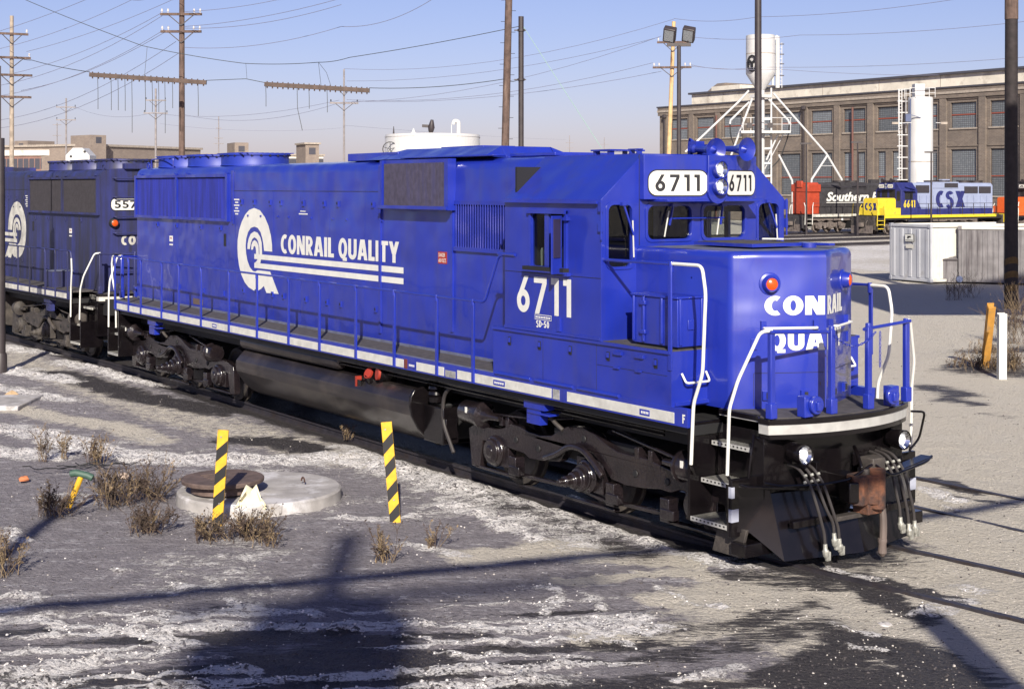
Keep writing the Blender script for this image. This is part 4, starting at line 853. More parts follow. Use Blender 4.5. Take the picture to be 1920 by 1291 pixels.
yard = np.clip((Y - track_y(X) - .9) / .5, 0, 1); front = np.clip((X + .9 - .1 * Y) / 1.2, 0, 1) * np.clip((Y + 3.6) / 1.2, 0, 1)
B = np.maximum(B, .95 * np.maximum(yard, front))
far = np.clip((Y - 36) / 10, 0, 1); S = np.maximum(S, far * np.clip((fbm(X, Y, .08, 5) - .35) * 2.2, 0, .75))
road = np.clip(1 - np.abs(Y - 26 - .1 * X) / 1e9, 0, 1)
rail_d = np.abs(np.abs(Y - track_y(X)) - .755)
H = -.055 - .085 * np.clip((-1.2 - X) / 1.5, 0, 1) * np.clip((1.35 - np.abs(Y - track_y(X))) / .5, 0, 1)
H = H - .05 * np.clip((-3.0 - X) / 3, 0, 1) * (np.abs(Y) < 12) * np.clip((-Y - 1.2) / 1, 0, 1)
near_cam = ((X > -34) & (X < 6.2) & (Y > -13.2) & (Y < 7.2)).astype(float)
lump = np.clip(fbm(X, Y, 5.0, 41) - .38, 0, 1) * 2.0
H = H + near_cam * np.clip(rail_d / .25 - .4, 0, 1) * (S * lump * .11 + (fbm(X, Y, 2.2, 9) - .5) * .035 + (n3 - .5) * .022 * (1 - .5 * yard))
H = H + .03 * np.clip((X + 1.6) / .8, 0, 1) * (np.abs(Y) < 9)
H = H + np.exp(-(((X - -10.6) / 1.6) ** 2 + ((Y - 16.9) / 2.0) ** 2)) * .16
H = np.where((rail_d < .06) & near_cam.astype(bool), np.minimum(H, -.035), H)
nx_, ny_ = X.shape
me = bpy.data.meshes.new("ground"); co = np.stack([X, Y, H], -1).reshape(-1, 3)
idx = np.arange(nx_ * ny_).reshape(nx_, ny_); q = np.stack([idx[:-1, :-1], idx[1:, :-1], idx[1:, 1:], idx[:-1, 1:]], -1).reshape(-1, 4)
me.from_pydata(co.tolist(), [], q.tolist()); me.polygons.foreach_set("use_smooth", [True] * len(q))
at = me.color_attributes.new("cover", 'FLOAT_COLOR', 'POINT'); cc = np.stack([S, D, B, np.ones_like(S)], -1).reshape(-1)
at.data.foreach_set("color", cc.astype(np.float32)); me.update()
gm = bpy.data.materials.new("yard_ground"); gm.use_nodes = True; t = gm.node_tree; bs = t.nodes["Principled BSDF"]; Ln = t.links.new
ca = t.nodes.new("ShaderNodeVertexColor"); ca.layer_name = "cover"; sp = t.nodes.new("ShaderNodeSeparateColor"); Ln(ca.outputs[0], sp.inputs[0])
tc = t.nodes.new("ShaderNodeTexCoord")
def noise(sc, det=8, ro=.6, stretch=None):
    n = t.nodes.new("ShaderNodeTexNoise"); n.inputs["Scale"].default_value = sc; n.inputs["Detail"].default_value = det; n.inputs["Roughness"].default_value = ro
    if stretch:
        mp = t.nodes.new("ShaderNodeMapping"); mp.vector_type = 'TEXTURE'; mp.inputs["Rotation"].default_value = (0, 0, stretch[0]); mp.inputs["Scale"].default_value = (stretch[1], stretch[2], 1)
        Ln(tc.outputs["Object"], mp.inputs[0]); Ln(mp.outputs[0], n.inputs["Vector"])
    else: Ln(tc.outputs["Object"], n.inputs["Vector"])
    return n.outputs[0]
def mrange(v, a, b, c=0, d=1, smooth=False):
    m = t.nodes.new("ShaderNodeMapRange"); m.inputs[1].default_value = a; m.inputs[2].default_value = b; m.inputs[3].default_value = c; m.inputs[4].default_value = d
    Ln(v, m.inputs[0]); return m.outputs[0]
def madd(a, b, op='ADD'):
    m = t.nodes.new("ShaderNodeMath"); m.operation = op
    for k, v in enumerate((a, b)):
        if isinstance(v, (int, float)): m.inputs[k].default_value = v
        else: Ln(v, m.inputs[k])
    return m.outputs[0]
def cmix(f, a, b):
    m = t.nodes.new("ShaderNodeMix"); m.data_type = 'RGBA'; Ln(f, m.inputs["Factor"])
    for k, v in (("A", a), ("B", b)):
        if isinstance(v, tuple): m.inputs[k].default_value = (*v, 1)
        else: Ln(v, m.inputs[k])
    return m.outputs["Result"]
nA = noise(1.3); nB = noise(7, 10, .7); nC = noise(38, 6, .7); nD = noise(150, 3, .6); nE = noise(4.0, 10, .74, (.96, 2.6, .5)); nF = noise(11, 10, .80, (.96, 3.0, .5)); nG = noise(2.2, 10, .7, (.9, 1.6, .7))
def cells(sc, dist=.25):
    """random value per irregular chip"""
    dn = t.nodes.new("ShaderNodeTexNoise"); dn.inputs["Scale"].default_value = sc * 1.3; dn.inputs["Detail"].default_value = 3
    Ln(tc.outputs["Object"], dn.inputs["Vector"]); vm = t.nodes.new("ShaderNodeVectorMath"); vm.operation = 'MULTIPLY_ADD'; vm.inputs[1].default_value = (dist * 4 / sc,) * 3
    Ln(dn.outputs["Color"], vm.inputs[0]); Ln(tc.outputs["Object"], vm.inputs[2])
    v = t.nodes.new("ShaderNodeTexVoronoi"); v.inputs["Scale"].default_value = sc; v.voronoi_dimensions = '2D'; Ln(vm.outputs[0], v.inputs["Vector"])
    s_ = t.nodes.new("ShaderNodeSeparateColor"); Ln(v.outputs["Color"], s_.inputs[0]); return s_.outputs[0], v.outputs["Distance"]
c1, e1 = cells(7); c2, e2 = cells(19); c3, e3 = cells(48)
dirt = cmix(mrange(nB, .35, .68), (.165, .152, .168), (.31, .29, .31))
dirt = cmix(mrange(nC, .60, .78, 0, .6), dirt, (.11, .10, .10)); dirt = cmix(mrange(nE, .55, .68, 0, .75), dirt, (.54, .53, .56))
grav = cmix(mrange(nC, .36, .66), (.47, .43, .365), (.64, .595, .515)); grav = cmix(mrange(nA, .45, .75, 0, .5), grav, (.56, .53, .48)); grav = cmix(mrange(nF, .66, .74, 0, .7), grav, (.18, .16, .14))
grav = cmix(mrange(nD, .64, .78, 0, .4), grav, (.25, .22, .19))
bf = mrange(madd(sp.outputs[2], mrange(nB, .25, .75, -.3, .3)), .35, .65)
dirt = cmix(mrange(madd(madd(c2, .6, 'MULTIPLY'), mrange(nG, .35, .65, 0, .5)), .84, .94, 0, .6), dirt, (.52, .50, .52)); dirt = cmix(mrange(madd(madd(c3, .6, 'MULTIPLY'), mrange(nB, .35, .65, 0, .5)), .86, .93, 0, .7), dirt, (.09, .08, .082))
grav = cmix(mrange(madd(madd(c2, .55, 'MULTIPLY'), mrange(nE, .35, .65, 0, .5)), .88, .95, 0, .7), grav, (.13, .115, .10))
col = cmix(bf, dirt, grav)
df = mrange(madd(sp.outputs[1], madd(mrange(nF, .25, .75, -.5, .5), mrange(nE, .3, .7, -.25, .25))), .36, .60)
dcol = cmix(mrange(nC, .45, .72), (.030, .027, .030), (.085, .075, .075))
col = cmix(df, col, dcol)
rnd = madd(madd(madd(c1, .14, 'MULTIPLY'), madd(c2, .20, 'MULTIPLY')), madd(madd(c3, .14, 'MULTIPLY'), mrange(nF, .28, .72, 0, .62)))
snz = madd(rnd, mrange(nG, .3, .7, -.22, .22))
gap = mrange(madd(madd(c3, .45, 'MULTIPLY'), madd(madd(c2, .25, 'MULTIPLY'), mrange(nB, .3, .7, 0, .4))), .66, .74, 1, .12)
sf = madd(mrange(madd(sp.outputs[0], snz), .93, 1.03), gap, 'MULTIPLY')
scol = cmix(mrange(nB, .4, .7), (.76, .74, .73), (.58, .55, .54)); col = cmix(sf, col, scol)
peb = mrange(nD, .70, .76); col = cmix(madd(peb, .3, 'MULTIPLY'), col, (.62, .60, .58))
Ln(col, bs.inputs["Base Color"]); Ln(mrange(df, 0, 1, .9, .45), bs.inputs["Roughness"]); bs.inputs["Specular IOR Level"].default_value = .3
hsum = madd(madd(nB, 1.3, 'MULTIPLY'), madd(madd(nC, .5, 'MULTIPLY'), madd(madd(madd(e2, -.55, 'MULTIPLY'), madd(nD, .2, 'MULTIPLY')), madd(madd(nF, .8, 'MULTIPLY'), madd(sf, .5, 'MULTIPLY')))))
bp = t.nodes.new("ShaderNodeBump"); bp.inputs["Strength"].default_value = 1.0; bp.inputs["Distance"].default_value = .06; Ln(hsum, bp.inputs["Height"]); Ln(bp.outputs[0], bs.inputs["Normal"])
me.materials.append(gm); go = bpy.data.objects.new("ground", me); COL.objects.link(go); tag(go, "dirty gravel yard ground with patches of snow and dark oily dirt", "ground", kind="structure")

# loose lumps: crusty snow and cinders lying on the dirt, far too many to count
def scatter(name, label, cat, n, size, m_, want, seed, squash=.6):
    rg = np.random.default_rng(seed); vs = []; fs = []; cnt = 0
    while cnt < n:
        v = rg.uniform(560, 1320); u = rg.uniform(-60, 1990); d = 2667 * 4.14 / (v - 350); r = (u - 960) / 2667 * d
        x = CAM.x + FW.x * d + RT.x * r; y = CAM.y + FW.y * d + RT.y * r
        i = int(np.searchsorted(GX, x)); j = int(np.searchsorted(GY, y))
        if i <= 0 or j <= 0 or i >= len(GX) or j >= len(GY): continue
        if rg.random() > want(i, j): continue
        if y > -1.5 and x < .1 and y < 1.6: continue
        if (x + 6.85) ** 2 + (y + 4.6) ** 2 < 1.4 and 0: continue
        s0 = size[0] + (size[1] - size[0]) * rg.random() ** 2.5; a = rg.uniform(0, 6.28); o = len(vs); zz = H[i, j] + s0 * .1
        k = 6
        for q in range(k): aa = a + q / k * 6.283; rr = s0 * rg.uniform(.6, 1.15); vs.append((x + rr * math.cos(aa), y + rr * math.sin(aa), zz - s0 * .5 + rg.uniform(-.1, .1) * s0))
        for q in range(k): aa = a + (q + .4) / k * 6.283; rr = s0 * rg.uniform(.3, .75); vs.append((x + rr * math.cos(aa), y + rr * math.sin(aa), zz + s0 * squash * rg.uniform(.3, .8)))
        vs.append((x, y, zz + s0 * squash * .8))
        for q in range(k): fs += [(o + q, o + (q + 1) % k, o + k + q), (o + (q + 1) % k, o + k + (q + 1) % k, o + k + q), (o + k + q, o + k + (q + 1) % k, o + 2 * k)]
        cnt += 1
    me_ = bpy.data.meshes.new(name); me_.from_pydata(vs, [], fs); me_.materials.append(m_); me_.update(); o_ = bpy.data.objects.new(name, me_); COL.objects.link(o_); tag(o_, label, cat, kind="stuff")
scatter("snow_lumps", "small crusty lumps of snow scattered along the snow ridges", "snow", 2200, (.004, .018), mat("crusty_snow", (.56, .54, .53), .8, var=.15, vscale=9), lambda i, j: max(0, S[i, j] - .5) * 2 + .01, 5, .45)
scatter("cinders", "dark cinders and clods scattered over the dirt", "cinders", 3500, (.005, .020), mat("cinder", (.055, .048, .05), .9, var=.4, vscale=5), lambda i, j: .18 + .6 * D[i, j] - .4 * S[i, j], 6)
scatter("loose_gravel", "pale loose stones scattered over the dirt and gravel", "gravel", 2600, (.005, .017), mat("loose_stone", (.42, .39, .36), .9, var=.4, vscale=4), lambda i, j: .25 + .4 * B[i, j], 7)

# ------------------------------------------------------------------ tracks
def rail_pair(name, label, pts_fn, x0, x1, n, group, z=0.0):
    tr = thing(name, label, "track", group=group)
    for s in (-1, 1):
        m = MB(); P = [pts_fn(x0 + (x1 - x0) * k / n) for k in range(n + 1)]; prof = [(-.037, 0), (.037, 0), (.037, -.035), (.010, -.05), (.010, -.12), (.065, -.15), (-.065, -.15), (-.010, -.12), (-.010, -.05), (-.037, -.035)]
        rings = []
        for i, p in enumerate(P):
            a = Vector(P[max(0, i - 1)]); b = Vector(P[min(n, i + 1)]); d = (b - a).normalized(); nn = Vector((-d.y, d.x))
            for u, h in prof: rings.append((p[0] + nn.x * (s * .755 + u), p[1] + nn.y * (s * .755 + u), z + h))
        N = len(prof); fs = [(i * N + k, i * N + (k + 1) % N, (i + 1) * N + (k + 1) % N, (i + 1) * N + k) for i in range(n) for k in range(N)]
        m.add(rings, fs, STEEL); m.build("rail", tr)
    return tr
rail_pair("railway_track", "steel track the blue locomotives stand on, curving past the plow", lambda x: (x, float(track_y(x))), -60, 14, 74, "tracks in the yard")
rail_pair("railway_track", "track sunk flush in gravel just behind the front of the blue locomotive", lambda x: (x, 3.47 + .0 * x), -40, 16, 20, "tracks in the yard", z=-.02)
TD = (Vector((-71.983,100.179,0.000)) - Vector((-72.504,81.897,0.000))); TD.z = 0; TD.normalize(); TN = Vector((TD.y, -TD.x, 0))
if TN.dot(FW) < 0: TN = -TN
for off, lb in ((0, "far track under the grey and yellow locomotive"), (5.4, "far track under the black and red locomotive"), (-13.0, "empty far track crossing the light gravel"), (-6.0, "second empty far track nearer the parked locomotives")):
    o0 = Vector((-72.504,81.897,0.000)) + TN * off
    rail_pair("railway_track", lb, lambda x, o0=o0: (o0.x + TD.x * x, o0.y + TD.y * x), -60, 70, 10, "tracks in the yard", z=.06)
    if off < 0 or 1:
        m = MB(); p = o0 - TD * 60; q_ = o0 + TD * 70; sd_ = TN * 1.7
        m.add([tuple(p - sd_ + Vector((0, 0, -.04))), tuple(q_ - sd_ + Vector((0, 0, -.04))), tuple(q_ + sd_ + Vector((0, 0, -.04))), tuple(p + sd_ + Vector((0, 0, -.04)))], [(0, 1, 2, 3)], mat("oily_ballast", (.10, .085, .075), .9, var=.5, vscale=1.5, dirt=(.35, .33, .31), dscale=.6, dlo=.5, dhi=.7))
        b_ = m.build("ballast_strip"); tag(b_, "dark oily ballast strip beneath a far track", "ballast", kind="structure")

# ------------------------------------------------------------------ small things in the foreground
YEL = mat("yellow_sign_paint", (.62, .36, .02), .6, var=.15, vscale=12, dirt=(.25, .17, .06), dscale=7, dlo=.58, dhi=.75)
def striped_post(label, base, top, w=.135, th=.032, face=(.82, -.57)):
    b = Vector(base); v = Vector(top) - b; ln = v.length; up = v / ln; f = Vector((*face, 0)).normalized(); r = f.cross(up).normalized() * -1; f = up.cross(r) * -1
    if f.dot(Vector((*face, 0))) < 0: f = -f
    o = thing("hazard_post", label, "post", tuple(b), group="striped hazard posts")
    P = lambda u, h, l: up * h + r * u + f * l
    m = MB(); m.obox(P(0, ln / 2 - .05, 0), r * (w / 2), f * (th / 2), up * (ln / 2 + .05), YEL)
    for k in range(4):
        h0 = ln - .02 - .17 - k * .30; sl = .13; a = [(-w / 2 + .001, h0 - sl * .5), (w / 2 - .001, h0 + sl * .5), (w / 2 - .001, h0 + sl * .5 - .15), (-w / 2 + .001, h0 - sl * .5 - .15)]
        a = [(u, max(.02, min(ln - .003, h))) for u, h in a]
        m.add([P(u, h, th / 2 + .0015) for u, h in a], [(0, 1, 2, 3)], INK)
    m.build("board", o, bevel=.003)
    m = MB(); m.cyl(P(-.02, ln * .93, th / 2 - .002), P(-.02, ln * .93, th / 2 + .006), .012, SILVER, 8); m.cyl(P(.01, ln * .25, th / 2 - .002), P(.01, ln * .25, th / 2 + .006), .012, SILVER, 8); m.build("bolt", o)
    return o
striped_post("black and yellow striped post in front of the round concrete slab", (-6.03, -5.07, -.12), (-5.93, -5.03, 1.11))
striped_post("black and yellow striped post standing right of the round concrete slab, leaning left", (-4.85, -3.18, -.12), (-4.93, -3.27, 1.18))
CONC = mat("pale_concrete", (.31, .295, .285), .85, var=.25, vscale=4, dirt=(.50, .49, .50), dscale=1.6, dlo=.52, dhi=.62, bump=.25, bscale=40)
sl = thing("concrete_slab", "round pale concrete slab with a rusty lid beside the striped posts", "slab", (*(-7.118,-3.991), 0))
m = MB(); m.lathe((0, 0, -.24), (0, 0, 1), [(0, 1.12), (.28, 1.10), (.305, 1.07), (.31, .001)], CONC, 48); m.build("slab", sl)
m = MB()
for x, y in ((.45, -.3), (-.25, -.85), (.2, .55)): m.tube([(x + .05 * math.cos(t * .6), y, .11 + .06 * math.sin(t * .6)) for t in range(6)], .012, RUST, 6)
m.build("lifting_loop", sl)
ld = thing("manhole_lid", "round rusty steel manhole lid lying on the concrete slab", "lid", (*(-7.080,-4.540,0.280)[:2], .10))
m = MB(); m.lathe((0, 0, 0), (0, 0, 1), [(0, .42), (.10, .42), (.11, .50), (.12, .54), (.16, .545), (.175, .53), (.172, .48), (.165, .001)], mat("brown_rusty_lid", (.10, .07, .06), .75, var=.3, vscale=8, bump=.4, bscale=30), 40)
for k in range(5): m.box(-.3 + k * .11, -.26 + k * .11, -.2, .02, .165, .180, mat("brown_rusty_lid"))
m.build("lid", ld)
mk = thing("marker_stake", "tilted yellow pipe marker with a green T shaped head among dry weeds", "marker", (*(-7.885,-6.350), -.05))
m = MB(); tp = Vector((-7.802,-6.209,0.353)) - Vector((*(-7.885,-6.350), -.05)); m.tube([(0, 0, 0), tuple(tp)], .038, YEL, 10); m.build("pipe", mk)
m = MB(); rt_ = RT * .14; m.tube([tuple(tp - rt_ + Vector((0, 0, .035))), tuple(tp - rt_ * .5 + Vector((0, 0, .05))), tuple(tp + rt_ * .6 + Vector((0, 0, .015))), tuple(tp + rt_ * 1.1 + Vector((0, 0, -.02)))], .048, mat("weathered_green", (.05, .10, .075), .6, var=.3), 8); m.build("head", mk, bevel=.01)
m = MB(); rg = random.Random(4); c0 = Vector((*(-6.213,-4.534), .0)); gv = []
for i in range(7):
    for j in range(6): gv.append(c0 + RT * (-.20 + .068 * i + rg.uniform(-.02, .02)) - FW * (.02 + rg.uniform(-.05, .05)) * (j + .3) * .35 + Vector((0, 0, max(-.02, (.06 + .30 * math.sin(i / 6 * 3.1) * (1 - .35 * (i % 2))) * j / 5))))
m.add(gv, [(i * 6 + j, (i + 1) * 6 + j, (i + 1) * 6 + j + 1, i * 6 + j + 1) for i in range(6) for j in range(5)], mat("cream_rag", (.66, .62, .45), .9, var=.1)); o = m.build("rag", sharp=60)
sm = o.modifiers.new("thick", 'SOLIDIFY'); sm.thickness = .012
tag(o, "crumpled cream plastic rag caught on a weed by the concrete slab", "rag")
for k, (u0, v0, a) in enumerate(((1848, 690, 0), (1878, 708, 1))):
    pass
TANP = mat("ochre_paint", (.52, .26, .05), .65, var=.2, vscale=5, dirt=(.28, .22, .15), dscale=4, dlo=.55, dhi=.75)
def ibeam(name, label, base, top, w, m_):
    b = Vector(base); v = Vector(top) - b; up = v.normalized(); r = RT.copy(); f = up.cross(r).normalized(); o = thing(name, label, "post", tuple(b))
    q = MB(); q.obox(v / 2 - r * .012, r * (w / 2 - .01), f * .02, v / 2, m_); q.obox(v / 2 + f * .07, r * (w / 2), f * .012, v / 2, m_); q.obox(v / 2 - f * .07 + r * .0, r * (w / 2), f * .012, v / 2, m_); q.obox(v / 2, r * .012, f * .07, v / 2 * .995, m_); q.build("beam", o, bevel=.006); return o
ibeam("guard_post", "leaning ochre steel post among weeds by the black pole", (*(-9.951,15.357), -.1), (-9.189,14.584,1.510), .155, TANP)
ibeam("guard_post", "upright white steel post among weeds at the road edge", (*(-8.695,14.270), -.1), (-8.617,14.181,1.394), .17, WHITE)

# dry weeds
WEED = [mat("dry_brown_weed", (.075, .052, .040), .9, var=.3), mat("dry_tan_weed", (.20, .145, .085), .9, var=.3)]
def weed(label, x, y, h, sp, n, seed, light=.25, upright=.5):
    n = int(n * 1.9); sp *= 1.25
    rg = random.Random(seed); m = MB()
    for k in range(n):
        a = rg.uniform(0, 6.283); L_ = h * rg.uniform(.45, 1.0); lean = rg.uniform(.05, 1) * (1 - upright) * 1.3; r0 = rg.uniform(0, sp) * .6
        p = Vector((x + r0 * math.cos(a * 1.7), y + r0 * math.sin(a * 1.7), -.08)); d = Vector((math.cos(a) * lean, math.sin(a) * lean, 1)).normalized(); mm = WEED[1] if rg.random() < light else WEED[0]
        pts = [p]
        for i in range(4): d = (d + Vector((rg.uniform(-.22, .22), rg.uniform(-.22, .22), rg.uniform(-.1, .08)))).normalized(); pts.append(pts[-1] + d * L_ / 4)
        m.tube(pts, .0045, mm, 3, r1=.002)
        for i in range(rg.randint(4, 8)):
            j = rg.randint(1, 3); b = pts[j] + (pts[j + 1] - pts[j]) * rg.random(); e = (d + Vector((rg.uniform(-1, 1), rg.uniform(-1, 1), rg.uniform(-.1, .7)))).normalized() * L_ * rg.uniform(.15, .42)
            m.tube([b, b + e * .5 + Vector((0, 0, .01)), b + e], .0035, mm, 3, r1=.0015)
            for _ in range(2):
                c_ = b + e * rg.uniform(.5, 1); s_ = Vector((rg.uniform(-1, 1), rg.uniform(-1, 1), rg.uniform(-.3, 1))) * .028; s2 = s_.cross(Vector((.3, .5, .8))).normalized() * .012; m.add([c_, c_ + s_ * .6 + s2, c_ + s_ * 1.4, c_ + s_ * .6 - s2], [(0, 1, 2, 3)], mm)
    o = m.build("dry_weed"); tag(o, label, "weed", "dry weeds at the roadside"); return o
WL = [(100, 955, .42, .35, 26, "low brown weed at the foot of the tilted yellow marker"), (215, 935, .55, .45, 40, "wide brown weed clump right of the tilted yellow marker"), (285, 925, .55, .35, 34, "brown weed clump left of the round concrete slab"), (275, 985, .36, .32, 34, "low dense brown weed clump nearer the camera than the slab"),
      (395, 1000, .35, .30, 26, "brown weed in front of the left striped post"), (465, 1000, .42, .30, 36, "dark weed standing before the cream rag"), (720, 1045, .42, .18, 14, "thin weed below the right striped post"), (810, 1020, .34, .12, 7, "sparse weed right of the right striped post"), (80, 855, .50, .12, 8, "tall thin weed at the left snow bank"), (120, 850, .45, .10, 7, "thin upright weed beside the snow bank"), (178, 860, .45, .22, 18, "bushy weed with seed heads on the snow bank"), (10, 1065, .45, .2, 12, "pale weed stems at the left picture edge"), (650, 815, .25, .12, 8, "tiny weed at the rail by the fuel tank"), (500, 1010, .3, .25, 14, "short pale grass tuft before the slab")]
for k, (u, v, h, sp, n, lb) in enumerate(WL):
    gx, gy = [(-7.657,-6.614), (-7.820,-5.755), (-7.854,-5.229), (-6.139,-5.940), (-5.315,-5.456), (-5.061,-5.090), (-3.174,-4.302), (-3.374,-3.551), (-11.383,-5.644), (-11.415,-5.307), (-10.713,-5.055), (-5.132,-7.900), (-10.388,-0.913), (-4.697,-5.017)][k]
    weed(lb, gx, gy, h, sp, n, 100 + k, light=.2 if n > 20 else .45, upright=.02 if n > 20 else .55)
for k, (p, h, sp, n, lb) in enumerate((((-9.885,15.115), .45, 1.0, 50, "brown weeds around the ochre post"), ((-11.160,17.218), .5, .8, 40, "dark weeds behind the ochre post"), ((-12.928,20.550), 1.3, .7, 34, "tall dry reeds at the foot of the black pole"), ((-9.420,15.785), .6, 1.0, 50, "brown weeds right of the white post"), ((-15.544,24.484), 1.7, .4, 16, "tallest reed stalks beside the black pole"), ((-9.628,15.485), .35, .8, 40, "low weeds behind the white post"), ((-23.162,31.241), 1.0, .6, 16, "thin shaded weed stalks left of the black pole"), ((-23.700,32.715), 1.1, .7, 16, "shaded bare stalks near the black pole"))):
    weed(lb, p[0], p[1], h, sp, n, 300 + k, light=.35, upright=.45)
m = MB(); rg = random.Random(2)
for k in range(5):
    c0 = Vector((*(-10.393,-5.466), -.06)) + RT * rg.uniform(-.4, .5) + FW * rg.uniform(-.2, .2); pts = [c0 + RT * (t * .1 - .4) + Vector((0, 0, .02 + .05 * abs(math.sin(t * .9 + k)))) + FW * .1 * math.sin(t + k) for t in range(9)]; m.tube(pts, .008, INK, 5)
o = m.build("loose_wire"); tag(o, "tangle of loose black wire lying on the snow", "wire")
ROCK = mat("pale_rock", (.45, .43, .42), .9, var=.3, bump=.5, bscale=20)
def rock(p, s, label, mm, seed):
    rg = random.Random(seed); m = MB(); m.lathe((0, 0, -.02), (0, 0, 1), [(0, s), (s * .4, s * 1.1), (s * .8, s * .7), (s * .95, .001)], mm, 9)
    m.v = [(x * rg.uniform(.8, 1.3), y * rg.uniform(.7, 1.1), z * rg.uniform(.8, 1.2)) for x, y, z in m.v]; o = m.build("rock"); o.location = (p[0], p[1], -.06); tag(o, label, "rock", "loose stones on the dirt")
rock((0.776,-5.333), .055, "flat pale stone lying on the dark dirt nearest the camera", ROCK, 1); rock((-10.106,-6.289), .07, "orange brick fragment lying on the snow", mat("orange_brick", (.45, .16, .07), .9), 2); rock((-18.543,-4.137), .12, "tan stone on the edge of the gravel", mat("tan_stone", (.4, .28, .16), .9), 3); rock((-9.475,-5.045), .08, "pinkish stone on the snow behind the weeds", mat("pink_stone", (.42, .33, .27), .9), 4); rock((1.591,-1.542), .08, "pale concrete chip beside the rails in front of the plow", ROCK, 5); rock((-1.380,0.209), .03, "small white stone by the plow", ROCK, 6)
m = MB(); p0 = Vector((*(-18.160,-5.097), -.1)); m.obox(p0 + Vector((0, 0, .03)), RT * 1.25, FW * .75, Vector((0, 0, .05)), CONC); o = m.build("concrete_pad", bevel=.02); tag(o, "flat concrete pad at the left picture edge", "pad")

# ------------------------------------------------------------------ poles
WOODD = mat("dark_creosote_wood", (.085, .055, .045), .85, var=.35, vscale=4, dirt=(.20, .14, .11), dscale=3, dlo=.5, dhi=.8, streak=True)
WOODL = mat("weathered_pale_wood", (.30, .25, .20), .85, var=.3, vscale=4, dirt=(.16, .12, .10), dscale=3, dlo=.5, dhi=.8, streak=True)
WOODT = mat("fresh_tan_wood", (.50, .34, .17), .8, var=.2, vscale=3, dirt=(.12, .06, .03), dscale=1.6, dlo=.56, dhi=.68, streak=True)
WOODG = mat("grey_far_wood", (.22, .20, .20), .85, var=.2)
STEELD = mat("dark_brown_steel", (.035, .028, .030), .5, var=.2, vscale=4)
PORC = mat("porcelain", (.55, .52, .50), .3)
def pole(label, u_base, d, top, r, m_, arms=(), ang=0.0, lean=(0, 0), pegs=False, name="utility_pole", cat="utility pole", rtop=None, group="utility poles"):
    """arms: (height, half length, offset, brace, insulators per side)"""
    o = thing(name, label, cat, tuple(u_base), group=group); v = Vector((lean[0], lean[1], top)); q = MB()
    q.tube([(0, 0, -.3), tuple(v * .5), tuple(v)], r, m_, 12, r1=rtop or r * .72)
    if pegs:
        for k in range(24):
            z = 3 + k * .45; s = 1 if k % 2 else -1; p = v * (z / top); q.cyl(p + RT * s * r * .7, p + RT * s * (r + .14), .012, INK, 6)
    q.build("shaft", o)
    dr = (RT * math.cos(ang) + FW * math.sin(ang)); nd = Vector((-dr.y, dr.x, 0))
    for z, hl, off, br, ins in arms:
        c = v * (z / top) + dr * off + nd * (-r) ; a = MB(); a.bar(c - dr * hl, c + dr * hl, .10, .12, WOODD if m_ is not WOODG else WOODG)
        if br:
            for s in (-1, 1): a.bar(v * ((z - .55) / top) - nd * r, c + dr * s * min(.7, hl * .65) - dr * off * .0, .03, .045, STEELD)
        ar = a.build("crossarm", o)
        for k in range(ins):
            for s in (-1, 1):
                i = MB(); i.lathe(c + dr * s * (hl - .08 - .30 * k) + Vector((0, 0, .06)), (0, 0, 1), [(0, .02), (.06, .02), (.07, .05), (.13, .055), (.15, .035), (.20, .04), (.22, .001)], PORC if m_ is not WOODG else INK, 8); i.build("insulator", ar)
    return o
pole("pale grey wooden pole with four dark crossarms, leftmost in the sky", (-69.024,9.769,0.000), 78, 13.5, .145, WOODL, ((12.5, .85, 0, 1, 1), (11.2, .98, 0, 1, 1), (10.25, 1.0, .06, 1, 0), (9.05, .95, .06, 1, 0)), ang=.45)
pole("brown wooden pole with two crossarms rising behind the left suspended beam", (-56.073,14.394,0.000), 70, 16, .17, WOODD, ((12.6, 1.02, 0, 1, 2), (11.75, 1.0, 0, 1, 2)), rtop=.12)
pole("thick brown wooden pole with climbing pegs beside the black steel mast", (-38.836,21.683,0.000), 60, 14.5, .175, WOODD, (), lean=(.20, .29), pegs=True, rtop=.145)
pole("leaning pale tan wooden pole with two crossarms beside the twin floodlights", (-53.908,43.807,0.000), 85, 14.0, .155, WOODT, ((12.75, .95, 0, 1, 2), (11.25, 1.15, 0, 1, 2)), lean=(.30, .43), ang=-.12)
for u, d, h, arms, lb in ((124, 157, 13.9, ((12.9, 1.05, 0, 1, 1), (11.5, 1.05, 0, 1, 1)), "slim far pole with two crossarms above the red brick factory"), (292, 133, 13.3, ((12.2, .95, 0, 1, 1), (11.0, 1.1, 0, 1, 1)), "slim far pole seen below the left suspended beam"), (645, 105, 12.8, ((10.3, 1.05, 0, 1, 1), (11.4, .8, 0, 1, 0)), "slim grey pole rising past the right suspended beam"),
                          (410, 260, 17.0, ((14.8, .5, 0, 0, 0), (13.0, .8, 0, 0, 0), (12.0, .9, 0, 0, 0), (10.2, .5, 0, 0, 0)), "tiny far pole with four arms above the radiator fans"), (107, 280, 16.7, ((16.3, .8, 0, 0, 0), (14.2, .8, 0, 0, 0), (12.4, .7, 0, 0, 0)), "tiny far pole with three short arms by the red factory"),
                          (1068, 400, 18.5, ((16.5, 1.1, 0, 0, 0), (15, 1.1, 0, 0, 0)), "tiny far pole on the horizon left of the cab roof"), (1133, 400, 18.0, ((16.0, 1.3, 0, 0, 0),), "tiniest far pole with one arm on the horizon")):
    P_ = CAM + FW * d + RT * ((u - 960) / 2667 * d); P_.z = 0
    pole(lb, P_, d, h, .085 if d < 120 else .12, WOODG, arms, ang=.2)
